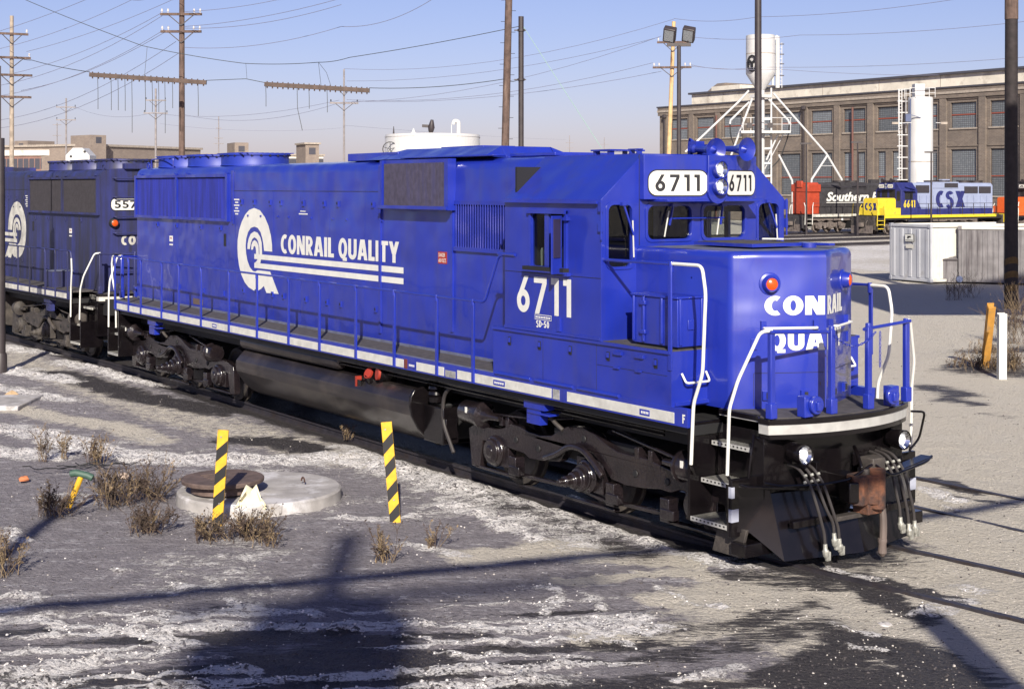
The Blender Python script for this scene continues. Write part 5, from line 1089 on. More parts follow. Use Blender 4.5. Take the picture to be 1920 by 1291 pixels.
# black steel mast with clamps, grey lamp mast, tall black pole
o = thing("steel_mast", "black steel mast with two clamps that holds the suspension cables", "mast", (-40.009,23.500,0.000)); m = MB(); m.cyl((0, 0, -.2), (0, 0, 5.9), .15, STEELD, 14); m.cyl((0, 0, 5.9), (0, 0, 11.55), .118, STEELD, 14); m.build("shaft", o)
for z in (10.9, 8.75): m = MB(); m.cyl((0, 0, z), (0, 0, z + .10), .16, STEELD, 14); m.bar(-RT * .3 + Vector((0, 0, z + .05)), RT * .22 + Vector((0, 0, z + .05)), .06, .05, STEELD); m.build("clamp", o)
o = thing("steel_mast", "tall plain brown steel mast in front of the white sand tower", "mast", (-29.056,26.999,0.000)); m = MB(); m.tube([(0, 0, -.2), (0, 0, 7), (.0, 0, 14)], .155, STEELD, 14, r1=.125); m.build("shaft", o); m = MB(); m.cyl((0, 0, 0), (0, 0, .3), .28, STEELD, 14); m.build("base", o)
o = thing("striped_pole", "thick black pole with faint yellow bands low down at the right", "pole", (-19.748,29.885,0.000)); m = MB(); m.tube([(0, 0, -.3), (0, 0, 6), (.02, 0, 14)], .235, mat("black_pole_wood", (.020, .015, .016), .8, var=.4, vscale=5), 18, r1=.205); m.build("shaft", o)  # shaft near black up to the browner top length
m = MB()
OB = mat("faded_ochre_band", (.10, .06, .02), .9, var=.3, vscale=8)
for z0 in (.45, .92, 1.40):
    n = 18; v = []
    for k in range(n):
        a = k / n * 6.2832; zz = z0 + .12 * math.sin(a + 2.2); v += [(.2365 * math.cos(a), .2365 * math.sin(a), zz), (.2355 * math.cos(a), .2355 * math.sin(a), zz + .22)]
    m.add(v, [(2 * k, 2 * ((k + 1) % n), 2 * ((k + 1) % n) + 1, 2 * k + 1) for k in range(n)], OB)
m.build("painted_band", o); m = MB(); m.tube([(.01, 0, 9.9), (.02, 0, 14)], .226, WOODD, 18, r1=.210); m.build("pole_top", o)
o = thing("edge_post", "dark steel pole with a flared base at the left picture edge", "pole", (-22.670,-3.251,-0.100)); m = MB(); m.tube([(0, 0, -.1), (-.02, 0, 5.35)], .115, STEELD, 14, r1=.095); m.tube([(-.02, 0, 5.3), (-.03, 0, 7)], .02, STEELD, 8); m.build("shaft", o); m = MB(); m.lathe((0, 0, -.1), (0, 0, 1), [(0, .20), (.05, .2), (.08, .15), (.5, .145), (.55, .12)], STEELD, 14); m.build("base", o)
# twin floodlight pole
o = thing("floodlight_pole", "dark pole carrying two floodlights above the cab roof", "light pole", (-34.575,27.818,0.000)); m = MB(); m.tube([(0, 0, -.2), (0, 0, 10.1)], .105, STEELD, 12, r1=.085); m.bar(-RT * .5 + Vector((0, 0, 10.12)), RT * .5 + Vector((0, 0, 10.12)), .14, .14, STEELD); m.build("shaft", o)
for s in (-1, 1):
    m = MB(); c = RT * s * .40 + Vector((0, 0, 10.55)) - FW * .1; tilt = (Vector((0, 0, -.62)) - FW * .75 - RT * .35).normalized(); sx = RT - tilt * RT.dot(tilt); sx.normalize(); sy = tilt.cross(sx)
    m.obox(c, sx * .26, sy * .33, tilt * .15, STEELD); m.bar(c, RT * s * .38 + Vector((0, 0, 10.1)), .1, .1, STEELD); h = m.build("floodlight", o, bevel=.04)
    m = MB(); m.obox(c + tilt * .155, sx * .20, sy * .26, tilt * .006, mat("lamp_glass", (.35, .38, .42), .08, metal=.6)); m.build("lens", h)
for u, d, z, lb in ((1512, 124, 7.9, "plain T topped lamp post left of the far lamp posts"), (1608, 122, 7.95, "T topped lamp post between the sand tower leg and the silo"), (1746, 118, 7.0, "T topped lamp post just right of the white silo")):
    P_ = CAM + FW * d + RT * ((u - 960) / 2667 * d); P_.z = 0
    o = thing("lamp_post", lb, "lamp post", P_, group="far lamp posts"); m = MB(); m.tube([(0, 0, 0), (0, 0, z)], .09, STEELD, 8, r1=.06); m.build("shaft", o); m = MB(); m.bar(-RT * .55 + Vector((0, 0, z)), RT * .45 + Vector((0, 0, z)), .16, .13, STEELD); m.build("lamp_head", o)

# ------------------------------------------------------------------ overhead lines
WIREM = mat("dark_wire", (.16, .16, .22), .6); CABLE = mat("steel_cable", (.045, .05, .05), .5); GUY = mat("green_guy_wire", (.25, .38, .34), .5)
def wire(label, pts, r=.012, m_=None, name="power_line", cat="wire", group="power lines in the sky", sag=0.0):
    pts = [Vector(p) for p in pts]; out = []
    for a, b in zip(pts[:-1], pts[1:]):
        for k in range(12): t_ = k / 12; out.append(a.lerp(b, t_) - Vector((0, 0, sag * 4 * t_ * (1 - t_))))
    out.append(pts[-1]); m = MB(); m.tube(out, r, m_ or WIREM, 5); o = m.build(name); tag(o, label, cat, group); return o
PL = "thin dark power line sagging across the pale blue sky behind the poles"
for pts, sag in ((((-70.059,8.280,12.329), (-58.782,10.492,13.326), (-53.683,10.822,13.791)), .1), (((-70.059,8.280,11.452), (-57.480,12.368,13.326), (-52.413,12.651,13.668)), .3), (((-68.557,10.442,11.539), (-56.342,14.006,13.326), (-51.001,14.684,13.915)), .2), (((-71.958,9.051,10.199), (-56.627,13.596,12.696)), .5), (((-71.958,9.051,9.689), (-56.627,13.596,12.539)), .6), (((-71.787,9.297,9.179), (-56.567,13.683,11.857)), .6), (((-70.760,10.776,9.539), (-56.537,13.726,11.752)), .4), (((-81.712,12.538,8.358), (-58.150,14.910,11.483)), .7), (((-81.712,12.538,7.852), (-58.073,15.020,10.889)), .7),
                 (((-56.013,14.480,12.749), (-49.731,16.513,12.801), (-46.257,18.009,13.067)), .1), (((-56.013,14.480,12.014), (-44.478,17.065,12.346)), .2), (((-55.983,14.523,11.935), (-44.478,17.065,12.067)), .3), (((-56.013,14.480,10.990), (-46.257,18.009,11.339), (-40.491,19.300,12.059)), .35), (((-113.187,37.340,10.720), (-82.739,37.355,10.360), (-54.036,43.624,13.128)), .9), (((-145.798,37.715,12.970), (-117.752,36.026,11.022), (-82.829,37.225,10.518)), .7),
                 (((-82.627,37.516,12.841), (-53.599,44.253,14.147)), 1.0), (((-82.515,37.678,11.935), (-54.108,43.520,13.064)), .7), (((-82.515,37.678,10.557), (-54.326,43.205,11.534)), .8), (((-82.290,38.001,10.439), (-54.036,43.624,11.024)), .6), (((-53.599,44.253,14.179), (-47.148,44.776,13.679), (-34.080,46.063,13.431)), .2), (((-53.127,44.933,13.096), (-45.780,46.747,12.659), (-31.834,49.296,12.381)), .2), (((-53.072,45.012,11.438), (-48.594,46.200,11.027), (-33.049,51.053,10.781)), .2), (((-53.072,45.012,11.343), (-49.322,48.659,11.069), (-47.834,61.321,11.193)), .1), (((-167.057,82.489,12.764), (-309.300,228.291,17.338)), .3), (((-133.688,42.882,10.777), (-122.780,58.588,10.327)), .5)):
    wire(PL, pts, sag=sag, r=.013)
wire("dark messenger cable that the two brown beams hang from", ((-60.878,7.474,13.641), (-55.241,12.085,10.871), (-52.478,16.064,10.030), (-49.543,18.537,9.993), (-47.825,19.257,10.129), (-40.009,23.500,11.137)), r=.016, m_=CABLE, name="messenger_cable", cat="cable", group="beam cables", sag=.06)
wire("cable from the leftmost pole to the left suspended beam", ((-68.891,9.961,11.276), (-66.363,10.096,10.894), (-56.681,10.011,9.622)), r=.018, m_=CABLE, name="span_cable", cat="cable", group="beam cables", sag=.06)
wire("cable stretched between the two suspended brown beams", ((-53.511,14.577,9.214), (-52.420,16.147,9.290), (-51.911,16.880,9.112)), r=.016, m_=CABLE, name="span_cable", cat="cable", group="beam cables")
wire("cable from the right suspended beam to the black steel mast", ((-47.303,20.009,8.718), (-40.806,23.229,8.874), (-40.009,23.500,8.906)), r=.016, m_=CABLE, name="span_cable", cat="cable", group="beam cables", sag=.15)
wire("short hanger wire above the left suspended beam", ((-55.110,12.273,10.820), (-55.183,12.168,9.443)), r=.010, m_=CABLE, name="hanger_wire", cat="wire", group="hanger wires")
wire("slack short hanger wire at the joint between the suspended beams", ((-52.420,16.147,10.030), (-52.391,16.189,9.290)), r=.008, m_=CABLE, name="hanger_wire", cat="wire", group="hanger wires")
wire("straight hanger wire above the right suspended beam", ((-49.543,18.537,9.993), (-49.471,18.640,8.913)), r=.010, m_=CABLE, name="hanger_wire", cat="wire", group="hanger wires")
wire("slanting hanger wire above the right suspended beam", ((-49.529,18.558,9.968), (-49.328,18.847,9.516), (-49.213,19.012,8.913)), r=.010, m_=CABLE, name="hanger_wire", cat="wire", group="hanger wires")
wire("pale green guy wire slanting down from the black steel mast", ((-39.956,23.576,11.114), (-38.007,26.383,5.814)), r=.014, m_=GUY, name="guy_wire", cat="wire", group=None)
BEAM = mat("rusty_brown_beam", (.07, .045, .035), .7, var=.3, vscale=4)
for lb, a, b, rods in (("left suspended brown beam with many thin rods hanging down", (-56.681,10.011,9.494), (-53.496,14.598,9.112), ((183, 205), (208, 207), (221, 207), (234, 208), (247, 249), (272, 210), (285, 210), (297, 211), (309, 250), (323, 203), (371, 218))), ("right suspended brown beam with four hanging rods", (-50.530,16.239,8.927), (-47.728,20.274,8.628), ((498, 200), (557, 245), (579, 204), (613, 211)))):
    a = Vector(a); b = Vector(b); o = thing("warning_beam", lb, "beam", tuple((a + b) / 2), group="suspended warning beams"); c = (a + b) / 2
    m = MB(); m.bar(a - c, b - c, .16, .20, BEAM)
    for k in range(20): p = (a - c).lerp(b - c, (k + .5) / 20); m.cyl(p + Vector((0, 0, .08)), p + Vector((0, 0, .15)), .03, BEAM, 6); m.cyl(p - Vector((0, 0, .08)), p - Vector((0, 0, .18)), .035, BEAM, 6)
    m.build("beam", o)
    u0 = 168 if len(rods) > 5 else 496; u1 = 387 if len(rods) > 5 else 693; d = 68 if len(rods) > 5 else 66.5
    for u, v in rods:
        p = (a - c).lerp(b - c, (u - u0) / (u1 - u0)); z1 = 4.14 + (350 - v) / 2667 * d - c.z
        m = MB(); m.tube([p, p + RT * .02 + Vector((0, 0, (z1 - p.z) * .5)), Vector((p.x, p.y, z1)) + RT * (.25 if u == 557 else .02)], .014, CABLE, 6); m.build("hanging_rod", o)

# ------------------------------------------------------------------ buildings and tanks
def brick_mat(name, c1, c2, scale=1.0, stain=(.10, .085, .075)):
    m = bpy.data.materials.new(name); m.use_nodes = True; t = m.node_tree; b = t.nodes["Principled BSDF"]; b.inputs["Roughness"].default_value = .9
    tc = t.nodes.new("ShaderNodeTexCoord"); br = t.nodes.new("ShaderNodeTexBrick"); br.inputs["Scale"].default_value = 1; br.inputs["Brick Width"].default_value = .42 * scale; br.inputs["Row Height"].default_value = .14 * scale; br.inputs["Mortar Size"].default_value = .012
    br.inputs["Color1"].default_value = (*c1, 1); br.inputs["Color2"].default_value = (*c2, 1); br.inputs["Mortar"].default_value = (.24, .21, .19, 1)
    sx = t.nodes.new("ShaderNodeSeparateXYZ"); cx = t.nodes.new("ShaderNodeCombineXYZ"); ad = t.nodes.new("ShaderNodeMath"); L = t.links.new
    L(tc.outputs["Object"], sx.inputs[0]); L(sx.outputs[0], ad.inputs[0]); L(sx.outputs[1], ad.inputs[1]); L(ad.outputs[0], cx.inputs[0]); L(sx.outputs[2], cx.inputs[1]); L(cx.outputs[0], br.inputs["Vector"])
    n = t.nodes.new("ShaderNodeTexNoise"); n.inputs["Scale"].default_value = .35; n.inputs["Detail"].default_value = 8; n.inputs["Roughness"].default_value = .7; L(tc.outputs["Object"], n.inputs["Vector"])
    mr = t.nodes.new("ShaderNodeMapRange"); mr.inputs[1].default_value = .42; mr.inputs[2].default_value = .72; L(n.outputs[0], mr.inputs[0])
    mx = t.nodes.new("ShaderNodeMix"); mx.data_type = 'RGBA'; mx.inputs["B"].default_value = (*stain, 1); L(mr.outputs[0], mx.inputs["Factor"]); L(br.outputs[0], mx.inputs["A"]); L(mx.outputs["Result"], b.inputs["Base Color"])
    return m
BRICK = brick_mat("brown_brick", (.130, .102, .083), (.178, .142, .112)); BRICKR = brick_mat("red_brick", (.20, .095, .075), (.25, .12, .09), stain=(.14, .09, .08)); BRICKT = brick_mat("tan_brick", (.19, .148, .122), (.23, .185, .15), stain=(.16, .13, .115))
def block_mat():
    m = bpy.data.materials.new("glass_block"); m.use_nodes = True; t = m.node_tree; b = t.nodes["Principled BSDF"]; b.inputs["Roughness"].default_value = .35
    tc = t.nodes.new("ShaderNodeTexCoord"); br = t.nodes.new("ShaderNodeTexBrick"); br.offset = 0; br.inputs["Scale"].default_value = 1; br.inputs["Brick Width"].default_value = .26; br.inputs["Row Height"].default_value = .22; br.inputs["Mortar Size"].default_value = .03
    br.inputs["Color1"].default_value = (.14, .16, .18, 1); br.inputs["Color2"].default_value = (.19, .21, .23, 1); br.inputs["Mortar"].default_value = (.075, .075, .08, 1)
    oi = t.nodes.new("ShaderNodeObjectInfo"); mr = t.nodes.new("ShaderNodeMapRange"); mr.inputs[3].default_value = .65; mr.inputs[4].default_value = 1.3; sc_ = t.nodes.new("ShaderNodeVectorMath"); sc_.operation = 'SCALE'
    t.links.new(oi.outputs["Random"], mr.inputs[0]); t.links.new(br.outputs[0], sc_.inputs[0]); t.links.new(mr.outputs[0], sc_.inputs["Scale"]); t.links.new(tc.outputs["Object"], br.inputs["Vector"]); t.links.new(sc_.outputs[0], b.inputs["Base Color"]); return m
BLOCK = block_mat(); STONE = mat("dirty_white_panel", (.62, .58, .50), .8, var=.15, vscale=.6, dirt=(.30, .26, .22), dscale=.7, dlo=.52, dhi=.75); TRIM = mat("dusty_stone_trim", (.30, .26, .22), .9, var=.2); ROOFD = mat("dark_roof_edge", (.05, .05, .065), .8)
TOWERW = mat("tower_white", (.50, .50, .50), .5, var=.06, vscale=.8, dirt=(.42, .39, .35), dscale=1.1, dlo=.52, dhi=.85, streak=True)
# warehouse: local x along the wall, y = outwards, z up
p1 = Vector((-134.113,112.396,0.000)); p2 = Vector((-78.020,112.523,0.000)); wx = (p2 - p1).normalized(); wy = Vector((wx.y, -wx.x, 0))
if wy.dot(FW) > 0: wy = -wy
wh = thing("brick_warehouse", "long brown brick warehouse with two rows of grey block windows behind the far trains", "building", tuple(p1)); wh.rotation_euler = (0, 0, math.atan2(wx.y, wx.x))
flip = 1 if Vector((-wx.y, wx.x, 0)).dot(wy) > 0 else -1        # local +y direction of the street face
LEN = 84
cents = [3.9 + 4.98 * k for k in range(16)]; holes = []; rows = ((10.35, 13.05), (3.2, 8.1))
for k, c in enumerate(cents):
    for r_, (z0, z1) in enumerate(rows):
        if r_ == 1 and k in (6, 7): holes += [[(c - 1.6, z0), (c - .45, z0), (c - .45, z1), (c - 1.6, z1)], [(c + .45, z0), (c + 1.6, z0), (c + 1.6, z1), (c + .45, z1)]]
        else: holes.append([(c - 1.62, z0), (c + 1.62, z0), (c + 1.62, z1), (c - 1.62, z1)])
m = MB(); m.plate([(0, 0), (LEN, 0), (LEN, 14.6), (0, 14.6)], holes, lambda a, b: (a, 0, b), (0, flip, 0), .45, BRICK)
m.box(0, LEN, -flip * .46, -flip * 30, 0, 14.5, BRICK)
for k in range(17):
    x = 1.4 + 4.98 * k
    m.box(x - .42, x + .42, 0, flip * .22, 0, 13.55, BRICK)
m.box(-.1, LEN, 0, flip * .26, 13.55, 14.0, BRICK); m.box(-.15, LEN, flip * .0, flip * .36, 14.0, 14.25, TRIM); m.box(-.12, LEN, 0, flip * .3, 14.25, 14.62, BRICK); m.box(-.2, LEN, -flip * .5, flip * .42, 14.62, 14.78, ROOFD)
for c in cents:
    for z0, z1 in rows: m.box(c - 1.78, c + 1.78, 0, flip * .12, z0 - .16, z0 - .003, TRIM); m.box(c - 1.95, c + 1.95, 0, flip * .10, z1 + .30, z1 + .45, BRICK)
m.build("wall", wh)
for k, c in enumerate(cents):
    for r_, (z0, z1) in enumerate(rows):
        spans = [(c - 1.62, c + 1.62)] if not (r_ == 1 and k in (6, 7)) else [(c - 1.6, c - .45), (c + .45, c + 1.6)]
        for a, b in spans:
            w = MB(); v = [(a, -flip * .22, z0), (b, -flip * .22, z0), (b, -flip * .22, z1), (a, -flip * .22, z1)]
            w.add([(x - a, 0, z) for x, y, z in v], [(0, 1, 2, 3)], BLOCK)
            w2 = []
            zz = z0 + (z1 - z0) * (.52 if r_ == 0 else .42)
            w.mats and None
            # the block pattern is drawn in the window's own x-z plane
            w.v = [(x, z, 0) for x, y, z in w.v]
            o = w.build("window", wh); o.location = (a, -flip * .22, 0); o.rotation_euler = (math.pi / 2, 0, 0)
            fr = MB(); fr.box(0, b - a, zz - .06, zz + .06, -.06, .06, mat("rusty_red_bar", (.22, .05, .03), .8)); fr.box(0, .07, z0, z1, -.05, .05, STEELD); fr.box(b - a - .07, b - a, z0, z1, -.05, .05, STEELD); fr.box(.07, b - a - .07, z1 - .08, z1, -.05, .05, STEELD)
            fr.build("frame", o)
for x, dk in ((1.35, 1), (11.3, 0), (26.3, 1), (41.3, 1), (33.8, 0)):
    w = MB(); w.cyl((x, flip * .34, 0), (x, flip * .34, 13.2), .11, mat("rust_pipe", (.13, .06, .05), .8) if not dk else STEELD, 8)
    if dk: w.lathe((x, flip * .36, 13.1), (0, 0, 1), [(0, .12), (.2, .3), (.55, .3), (.6, .12)], STEELD, 8)
    w.build("downspout", wh)
m = MB(); m.box(3, LEN, -flip * 3, -flip * 20, 14.5, 16.35, STONE); m.box(2.7, LEN, -flip * 2.6, -flip * 20, 16.35, 16.6, ROOFD)
for k in range(9): m.box(9 + k * 8.6, 9.05 + k * 8.6, -flip * 2.97, -flip * 3.01, 14.8, 16.35, TRIM)
m.build("clerestory", wh)
m = MB(); m.prism([(-flip * 4, 14.78), (-flip * 20, 14.78), (-flip * 20, 18.2), (-flip * 9, 18.2), (-flip * 8, 17.6)], 'x', 1.5, 3.2, BRICK); m.box(3.6, 9, -flip * 6, -flip * 16, 16.6, 17.5, STONE); m.build("roof_house", wh)

def block(name, label, cat, u0, u1, d0, d1, z1, depth, m_, roof=None, wins=None, z0=0):
    a = CAM + FW * d0 + RT * ((u0 - 960) / 2667 * d0); b = CAM + FW * d1 + RT * ((u1 - 960) / 2667 * d1); a.z = b.z = 0; ln = (b - a).length; x = (b - a) / ln
    o = thing(name, label, cat, tuple(a)); o.rotation_euler = (0, 0, math.atan2(x.y, x.x)); f = -1 if Vector((-x.y, x.x, 0)).dot(FW) > 0 else 1
    m = MB(); m.box(0, ln, 0, -f * depth, z0, z1, m_); m.build("wall", o)
    if roof: m = MB(); m.box(-.3, ln + .3, f * .3, -f * depth, z1, z1 + roof, STONE if roof > .5 else TRIM); m.build("roof_edge", o)
    if wins:
        n, w, zz0, zz1 = wins
        for k in range(n): c = ln * (k + .5) / n; q = MB(); q.box(c - w / 2, c + w / 2, f * .02, -f * .2, zz0, zz1, ROOFD); q.build("window", o)
    return o, ln, f
block("brick_factory", "long red brick factory with a row of small dark windows at far left", "building", -60, 172, 235, 228, 9.2, 22, BRICKR, .9, (22, .9, 7.0, 8.7))
o, ln, f = block("brick_factory", "plain tan brick factory block behind the brown pole", "building", 170, 376, 226, 250, 10.6, 25, BRICKT, .35)
block("roof_tower", "small brick roof tower at the left end of the tan factory", "tower", 171, 199, 224, 226, 12.3, 6, BRICKT, None, (1, 1.0, 11.0, 12.0))
block("roof_tower", "brick roof tower on the red factory beside the leftmost pole", "tower", 27, 52, 260, 258, 12.5, 6, BRICKT, None, (1, 1.2, 10.8, 12.0))
block("far_warehouse", "low whitish warehouse strip above the blue radiator fans", "building", 376, 606, 255, 262, 9.8, 25, STONE, .3, (5, 4.5, 8.3, 9.3))
block("roof_tower", "square brick roof tower on the whitish warehouse, nearer the brown pole", "tower", 440, 466, 250, 251, 11.9, 6, BRICKT, None, (1, 1.1, 10.3, 11.3))
block("roof_tower", "square brick roof tower at the right end of the whitish warehouse", "tower", 573, 598, 250, 251, 11.6, 6, BRICKT, .3, (1, 1.2, 9.8, 11.0))
o = thing("tank_house", "small white hut with round vents between the red and tan factories", "hut", (-138.436,36.045,0.000)); m = MB(); m.prism([(-1.25, 0), (1.25, 0), (1.25, 7.4), (.5, 8.2), (-.5, 8.2), (-1.25, 7.4)], 'x', -1.2, 1.2, TOWERW); hb = m.build("wall", o); o.rotation_euler = (0, 0, math.atan2(-FW.y, -FW.x))
for y, z in ((-.7, 7.3), (.75, 7.8)): m = MB(); m.cyl((1.2, y, z), (1.22, y, z), .14, INK, 10); m.build("vent", o)
# white storage tank
o = thing("storage_tank", "wide low white storage tank rising behind the blue hood", "tank", (-117.295,66.488,0.000)); m = MB(); m.lathe((0, 0, 0), (0, 0, 1), [(0, 5.0), (9.45, 5.0), (9.6, 4.95), (9.85, .001)], TOWERW, 64); m.lathe((0, 0, 9.3), (0, 0, 1), [(0, 5.02), (.06, 5.05), (.12, 5.02)], TOWERW, 64); m.build("shell", o)
for u, nm, prf, mm in ((-4.1, "vent_pipe", [(0, .10), (.35, .08), (.9, .03)], STEELD), (-2.0, "vent_cap", [(0, .45), (.15, .42), (.3, .2), (.7, .05)], TOWERW), (2.0, "vent_pipe", [(0, .05), (1.1, .05)], TOWERW)):
    m = MB(); m.lathe(RT * u + Vector((0, 0, 9.6)), (0, 0, 1), prf, mm, 12); m.build(nm, o)
m = MB(); m.tube(smooth_path([RT * 2.75 + Vector((0, 0, 9.6)), RT * 2.75 + Vector((0, 0, 11.0)), RT * 2.3 + Vector((0, 0, 11.1)), RT * 2.15 + Vector((0, 0, 10.7))], .3), .22, TOWERW, 10); m.build("vent_pipe", o)
m = MB(); m.lathe(RT * -.2 + Vector((0, 0, 9.7)), (.2, 0, 1), [(0, .12), (.3, .28), (.7, .36), (1.1, .26), (1.5, .15)], STEELD, 10); m.bar(RT * -.2 + Vector((0, 0, 10.5)), RT * -1.1 + Vector((0, 0, 10.55)), .2, .3, STEELD); m.build("vent_fitting", o)
m = MB(); c = RT * -4.2 - FW * 3.3; 
for k in range(20): m.bar(c + RT * .75 * math.cos(k * .314) + Vector((0, 0, 8.0 + .75 * math.sin(k * .314))), c + RT * .75 * math.cos((k + 1) * .314) + Vector((0, 0, 8.0 + .75 * math.sin((k + 1) * .314))), .09, .09, INK)
for k in range(5): m.bar(c + Vector((0, 0, 8.0)), c + RT * .75 * math.cos(k * 1.257 + .3) + Vector((0, 0, 8.0 + .75 * math.sin(k * 1.257 + .3))), .06, .06, INK)
m.build("hand_wheel", o)
# sand tower
o = thing("sand_tower", "tall white sanding tower with a round bin on spreading pipe legs", "tower", (-93.956,91.329,0.000)); S_ = 145 / 2667
def T(u, v, dd=0): return RT * ((u - 1426) * S_) + Vector((0, 0, 4.14 + (350 - v) * S_)) + FW * dd
m = MB(); m.lathe((0, 0, 0), (0, 0, 1), [(14.0, .45), (15.6, 1.47), (15.8, 1.49), (19.5, 1.47), (19.55, 1.40), (19.6, .001)], TOWERW, 28); m.lathe((0, 0, 0), (0, 0, 1), [(17.6, 1.49), (17.68, 1.49)], TRIM, 28); b_ = m.build("bin", o)
m = MB(); c = Vector((0, 0, 16.6)) - FW * 1.1 - RT * 1.0; nn = (-FW - RT * .9).normalized(); sd_ = nn.cross(Vector((0, 0, 1)))
for k in range(12): m.bar(c + nn * .1 + sd_ * .5 * math.cos(k * .5236) + Vector((0, 0, .8 * math.sin(k * .5236))), c + nn * .1 + sd_ * .5 * math.cos((k + 1) * .5236) + Vector((0, 0, .8 * math.sin((k + 1) * .5236))), .16, .16, INK)
for k in range(3): m.bar(c + nn * .1, c + nn * .1 + sd_ * .45 * math.cos(k * 2.09 + .5) + Vector((0, 0, .7 * math.sin(k * 2.09 + .5))), .14, .22, INK)
m.build("emblem", b_)
m = MB(); m.cyl((0, 0, 0), (0, 0, 14.2), .42, TOWERW, 16); m.box(-.8, .8, -.8, .8, 13.2, 13.5, TOWERW)
for z in (5.2, 6.5, 8, 11): m.bar(RT * -.2 + Vector((0, 0, z)), RT * 1.1 + Vector((0, 0, z + .05)), .3, .2, TOWERW)
m.tube([T(1446, 165), T(1446, 345)], .10, TOWERW, 8); m.tube([T(1462, 245), T(1437, 300)], .09, TOWERW, 8); m.tube([T(1470, 250), T(1432, 320)], .05, TOWERW, 6); m.build("column", o)
m = MB(); m.tube([T(1458, 68), T(1458, 165)], .22, TOWERW, 10); m.tube([T(1449, 80), T(1449, 160)], .12, TOWERW, 8); m.bar(T(1445, 78), T(1458, 68), .3, .3, TOWERW); m.box(.9, 1.2, -.3, .3, 15.6, 16.6, TOWERW)
for s in (1461, 1466): m.tube([T(s, 80), T(s, 165)], .04, TOWERW, 6)
for k in range(12): m.bar(T(1461, 82 + k * 7), T(1466, 82 + k * 7), .04, .04, TOWERW)
for z in (83, 102, 120, 142): m.bar(T(1450, z), T(1470, z), .1, .1, STEELD)
m.build("elevator_pipe", o)
m = MB(); m.obox(T(1432, 248), RT * 2.5, FW * 1.3, Vector((0, 0, .12)), TOWERW)
for u in (1390, 1404, 1462, 1478): m.tube([T(u, 247, -1.2), T(u, 222, -1.2)], .04, TOWERW, 6)
m.tube([T(1388, 222, -1.2), T(1480, 222, -1.2)], .04, TOWERW, 6); m.tube([T(1388, 234, -1.2), T(1480, 234, -1.2)], .03, TOWERW, 6); m.build("platform", o)
for pts in (([T(1404, 170), T(1386, 190), T(1308, 264), T(1285, 285)]), ([T(1413, 178), T(1398, 218), T(1378, 272), T(1360, 320)]), ([T(1450, 175), T(1550, 289), T(1578, 336), T(1579, 352)]), ([T(1551, 292), T(1522, 336), T(1521, 352)]), ([T(1440, 185), T(1478, 226), T(1480, 232)]), ([T(1408, 190, .8), T(1372, 225, .8), T(1371, 232, .8)]), ([T(1460, 290), T(1485, 338), T(1486, 352)])):
    q = MB(); q.tube(pts, .11, TOWERW, 8); e = pts[-1]
    if e.z < 5.5: q.tube([e, Vector((e.x, e.y, 0))], .11, TOWERW, 8)
    q.build("pipe_leg", o)
q = MB(); q.bar(T(1536, 311), T(1564, 311), .04, .04, TOWERW); q.build("tie_bar", o)
for pts in (([T(1480, 232), T(1478, 255), T(1462, 300), T(1440, 320)]), ([T(1371, 232, .8), T(1372, 255, .8), T(1384, 285, .8)])): q = MB(); q.tube(smooth_path(pts, 1.2, 5), .06, INK, 8); q.build("sand_hose", o)
for u in (1402, 1440): q = MB(); q.obox(T(u, 236, -1.1), RT * .25, FW * .25, Vector((0, 0, .25)), STEELD); q.build("floodlight", o)
# white silo
o = thing("silo", "white cylindrical silo with a caged ladder on its left behind the grey and yellow locomotive", "silo", (-76.105,94.243,0.000)); S_ = 132 / 2667
def T(u, v, dd=0): return RT * ((u - 1726) * S_) + Vector((0, 0, 4.14 + (350 - v) * S_)) + FW * dd
m = MB(); m.lathe((0, 0, 0), (0, 0, 1), [(0, 1.12), (12.3, 1.12), (12.42, 1.08), (12.43, .001)], TOWERW, 32); m.lathe((0, 0, 6.4), (0, 0, 1), [(0, 1.122), (.05, 1.125), (.1, 1.122)], TRIM, 32); m.tube([T(1704, 186, -.55), T(1703, 345, -.55)], .06, mat("blue_grey_pipe", (.06, .08, .16), .5), 8); m.build("shell", o)
m = MB(); m.obox(T(1722, 171), RT * .45, FW * .5, Vector((0, 0, .65)), TOWERW); m.build("top_box", o)
m = MB()
for u in (1701, 1712, 1737, 1748):
    for dd in (-.9, .9): m.tube([T(u, 184, dd), T(u, 165, dd)], .03, TOWERW, 6)
for v in (166, 175):
    m.tube([T(1701, v, -.9), T(1748, v, -.9)], .03, TOWERW, 6); m.tube([T(1701, v, .9), T(1748, v, .9)], .03, TOWERW, 6)
m.build("top_railing", o)
m = MB()
for u in (1686, 1691): m.tube([T(u, 168), T(u, 338)], .05, TOWERW, 6)
for u in (1683, 1697): m.tube([T(u, 168, -.3), T(u, 250, -.3)], .03, TOWERW, 6)
m.tube([T(1683, 168), T(1697, 168)], .04, TOWERW, 6)
for k in range(8): m.bar(T(1682, 190 + k * 21), T(1702, 190 + k * 21), .10, .08, TOWERW)
for k in range(28): m.bar(T(1686, 170 + k * 6), T(1691, 170 + k * 6), .04, .04, TOWERW)
m.build("ladder", o)
for u, u2 in ((1703, 1672), (1748, 1763)): q = MB(); q.bar(T(u, 231, -1.1), T(u2, 232, -1.1), .05, .05, TOWERW); q.obox(T(u2, 232, -1.1), RT * .3, FW * .12, Vector((0, 0, .1)), TRIM); q.build("lamp_arm", o)
q = MB(); q.obox(T(1697, 222, -1.0), RT * .25, FW * .15, Vector((0, 0, .35)), mat("blue_grey_pipe")); q.bar(T(1697, 215, -1), T(1720, 222, -1.15), .08, .06, mat("blue_grey_pipe")); q.build("bracket", o)

